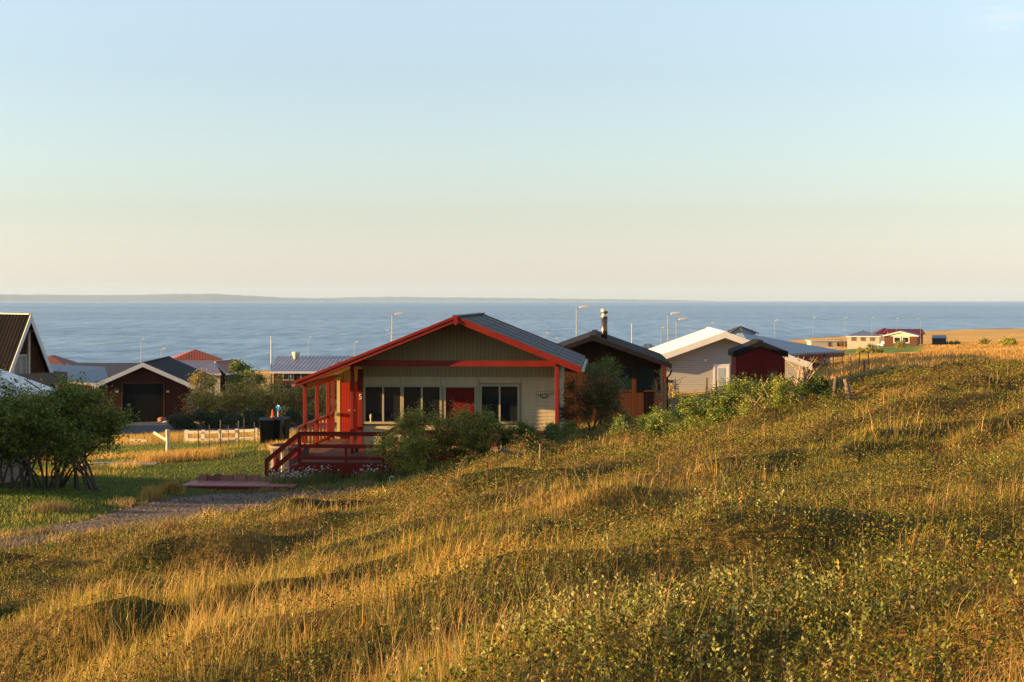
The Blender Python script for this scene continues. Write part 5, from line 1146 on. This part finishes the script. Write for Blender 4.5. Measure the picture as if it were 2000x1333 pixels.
# pale creeping willow: upright leafy shoots in patches
X, Y = wedge(34000, 4.2, 16, 1.2); he, pw = zones(X, Y); k = RNG.random(len(X)) < pw*.75; X, Y = X[k], Y[k]; n = len(X)
sh = (.06+.11*RNG.random(n))*(.5+.9*fbm(X/.35, Y/.35, 91, 2)); Z = T(X, Y); NL = 11
an = RNG.random(n)*6.28; lx_, ly_ = np.cos(an)*sh*.35, np.sin(an)*sh*.35; t = np.linspace(.35, 1.05, NL)[None, :]
pts = np.stack([X[:, None]+lx_[:, None]*t, Y[:, None]+ly_[:, None]*t, (Z+.02)[:, None]+sh[:, None]*t], 2).reshape(-1, 3)
Vv, Qq = leafquads(pts, np.full(len(pts), .026), 1.0, .5); cb_ = pick([(.19,.18,.05),(.28,.26,.08),(.12,.13,.025),(.33,.22,.05),(.09,.09,.016)], n, (4,3,5,.5,5), .2)
tag(npmesh('creeping_willow', Vv, Qq, np.repeat(np.repeat(cb_, NL, 0)*RNG.uniform(.75, 1.25, (n*NL, 1)), 4, 0), LEAF), kind='stuff')
tag(blades('willow_stems', X, Y, sh, np.full(n, .004), [(.14,.07,.03),(.18,.09,.04)], None, .6), kind='stuff')
# low green undergrowth everywhere on the hill
X, Y = wedge(520000, 4.2, 60, 1.45); hm = hill_mask(X, Y); he, _q = zones(X, Y); k = (RNG.random(len(X)) < hm*(1-.7*he)) & ~blocked(X, Y); X, Y = X[k], Y[k]
tag(blades('undergrowth', X, Y, (.05+.12*RNG.random(len(X))), np.maximum(.004, Y*.00042), GREENS+[(.20,.13,.03)], None, .5), kind='stuff')
# lawn
X, Y = wedge(420000, 26, 78, 1.0, .42, 1); hm = hill_mask(X, Y); k = (RNG.random(len(X)) < (1-hm)) & ~blocked(X, Y) & (X < 9); X, Y = X[k], Y[k]
wild = sstep(.62, .70, fbm(X/3.5, Y/2.2, 95, 3)+.22*np.exp(-((Y-57)/3.2)**2*1.0)*(X < -8)+.2*np.exp(-((Y-66)/2.5)**2)); yard = np.exp(-(((X+8)/4)**2+((Y-52)/7)**2)); wild = wild*(1-sstep(.15, .4, yard))*(1-.85*np.exp(-((Y-34)/5)**2)*(X < -7))
H_ = .05+.06*RNG.random(len(X))+wild*.28*RNG.random(len(X)); o = blades('lawn_grass', X, Y, H_, np.full(len(X), .022), [(.11,.17,.018),(.15,.20,.022),(.08,.12,.015),(.24,.23,.04)], None, .5)
at = o.data.color_attributes['hue']; buf = np.empty(len(o.data.vertices)*4, np.float32); at.data.foreach_get('color', buf); buf = buf.reshape(-1, 4); wv = np.repeat((wild*(RNG.random(len(X)) < .85)), 6)[:, None]
buf[:, :3] = buf[:, :3]*(1-wv)+np.repeat(pick(GOLD[:5], len(X)), 6, 0)*wv; at.data.foreach_set('color', buf.ravel()); tag(o, kind='stuff')
# taller dry tufts: track verge, foot of the posts
def tufts(name, spots, pal, hh, wd, n, sp):
    xs = np.concatenate([RNG.normal(s[0], sp*s[3], n) for s in spots]); ys = np.concatenate([RNG.normal(s[1], sp*s[3]*.7, n) for s in spots]); k = ~blocked(xs, ys); xs, ys = xs[k], ys[k]
    return tag(blades(name, xs, ys, hh*(.4+.8*RNG.random(len(xs))), np.full(len(xs), wd), pal, None, .4), kind='stuff')
sp = [hit(px, py)+(s,) for px, py, s in ((300,905,.7),(345,898,1.0),(385,896,1.0),(280,868,1.6),(350,862,1.6),(400,860,1.4),(260,862,1.2),(300,862,1.2),(440,862,1.2),(335,964,.22),(300,978,.25),(555,880,.6),(570,878,.6))]
tufts('tall_dry_tufts', sp, [(.50,.32,.08),(.44,.27,.07),(.36,.22,.05)], .42, .018, 900, .6)
sp = [hit(px, py)+(s,) for px, py, s in ((30,1065,1),(90,1058,1),(70,1050,.6),(290,1040,1),(330,1035,.7),(240,1045,.7),(600,960,.5),(640,962,.6),(690,955,.6),(100,1000,.5),(270,992,.6))]
tufts('verge_tufts', sp, [(.16,.15,.04),(.25,.16,.06),(.10,.12,.03),(.34,.18,.09)], .28, .016, 700, .55)
# flowering plants at the foot of the deck
sp = [hit(px, py)+(s,) for px, py, s in ((545,945,.6),(570,945,.7),(600,942,.5),(630,942,.5),(720,942,.5),(555,952,.6),(590,950,.5))]
xs = np.concatenate([RNG.normal(s[0], .30, 500) for s in sp]); ys = np.concatenate([RNG.normal(s[1], .2, 500) for s in sp])
tag(blades('flowering_weeds', xs, ys, .2+.3*RNG.random(len(xs)), np.full(len(xs), .02), [(.08,.11,.025),(.13,.15,.04),(.2,.17,.05)], None, .5), kind='stuff')
xs = np.concatenate([RNG.normal(s[0], .30, 40) for s in sp]); ys = np.concatenate([RNG.normal(s[1], .2, 40) for s in sp])
Vv, Qq = leafquads(np.stack([xs, ys, T(xs, ys)+.28+.22*RNG.random(len(xs))], 1), np.full(len(xs), .06), .3, .9); tag(npmesh('white_blossoms', Vv, Qq, np.repeat(pick([(.62,.55,.50),(.55,.42,.40)], len(xs)), 4, 0), LEAF), kind='stuff')
# dry field grass farther right
X = RNG.uniform(6, 120, 260000); Y = np.exp(RNG.uniform(math.log(56), math.log(330), len(X))); k = (X > .17*Y) & (X < .45*Y+2) & (hill_mask(X, Y) < .6) & ~blocked(X, Y); X, Y = X[k], Y[k]
fl = greenfield(X, Y); k = RNG.random(len(X)) > fl; X, Y = X[k], Y[k]
tag(blades('field_grass', X, Y, (.12+.30*RNG.random(len(X)))*(1-.4*sstep(90, 140, Y)), np.maximum(.025, Y*.0005), [(.40,.22,.05),(.46,.28,.08),(.32,.17,.05),(.22,.14,.03)], None, .3), kind='stuff')

# loose stones on the track
X = RNG.uniform(-13, -3.5, 26000); Y = RNG.uniform(25, 43.5, 26000); k = inpoly(X, Y, TRACK); X, Y = X[k], Y[k]
Vv, Qq = leafquads(np.stack([X, Y, T(X, Y)+.065], 1), RNG.uniform(.012, .045, len(X)), .15, 1.3); tag(npmesh('pebbles', Vv, Qq, np.repeat(pick([(.13,.09,.065),(.10,.07,.05),(.18,.13,.10)], len(X)), 4, 0), BLADE), kind='stuff')

# ------------------------------------------------------------------ haze over sea and land
hz_m = bpy.data.materials.new('haze_air'); hz_m.use_nodes = True; nt = hz_m.node_tree; nt.nodes.remove(nt.nodes['Principled BSDF'])
pv = node(nt, 'ShaderNodeVolumePrincipled'); pv.inputs['Color'].default_value = (.42, .62, .90, 1); pv.inputs['Density'].default_value = .000045; pv.inputs['Anisotropy'].default_value = 0.0
nt.links.new(pv.outputs[0], nt.nodes['Material Output'].inputs['Volume'])
hb_ = MB().box(-15000, 15000, -700, 17000, SEA-8, 130).build('haze', hz_m); tag(hb_, kind='stuff')
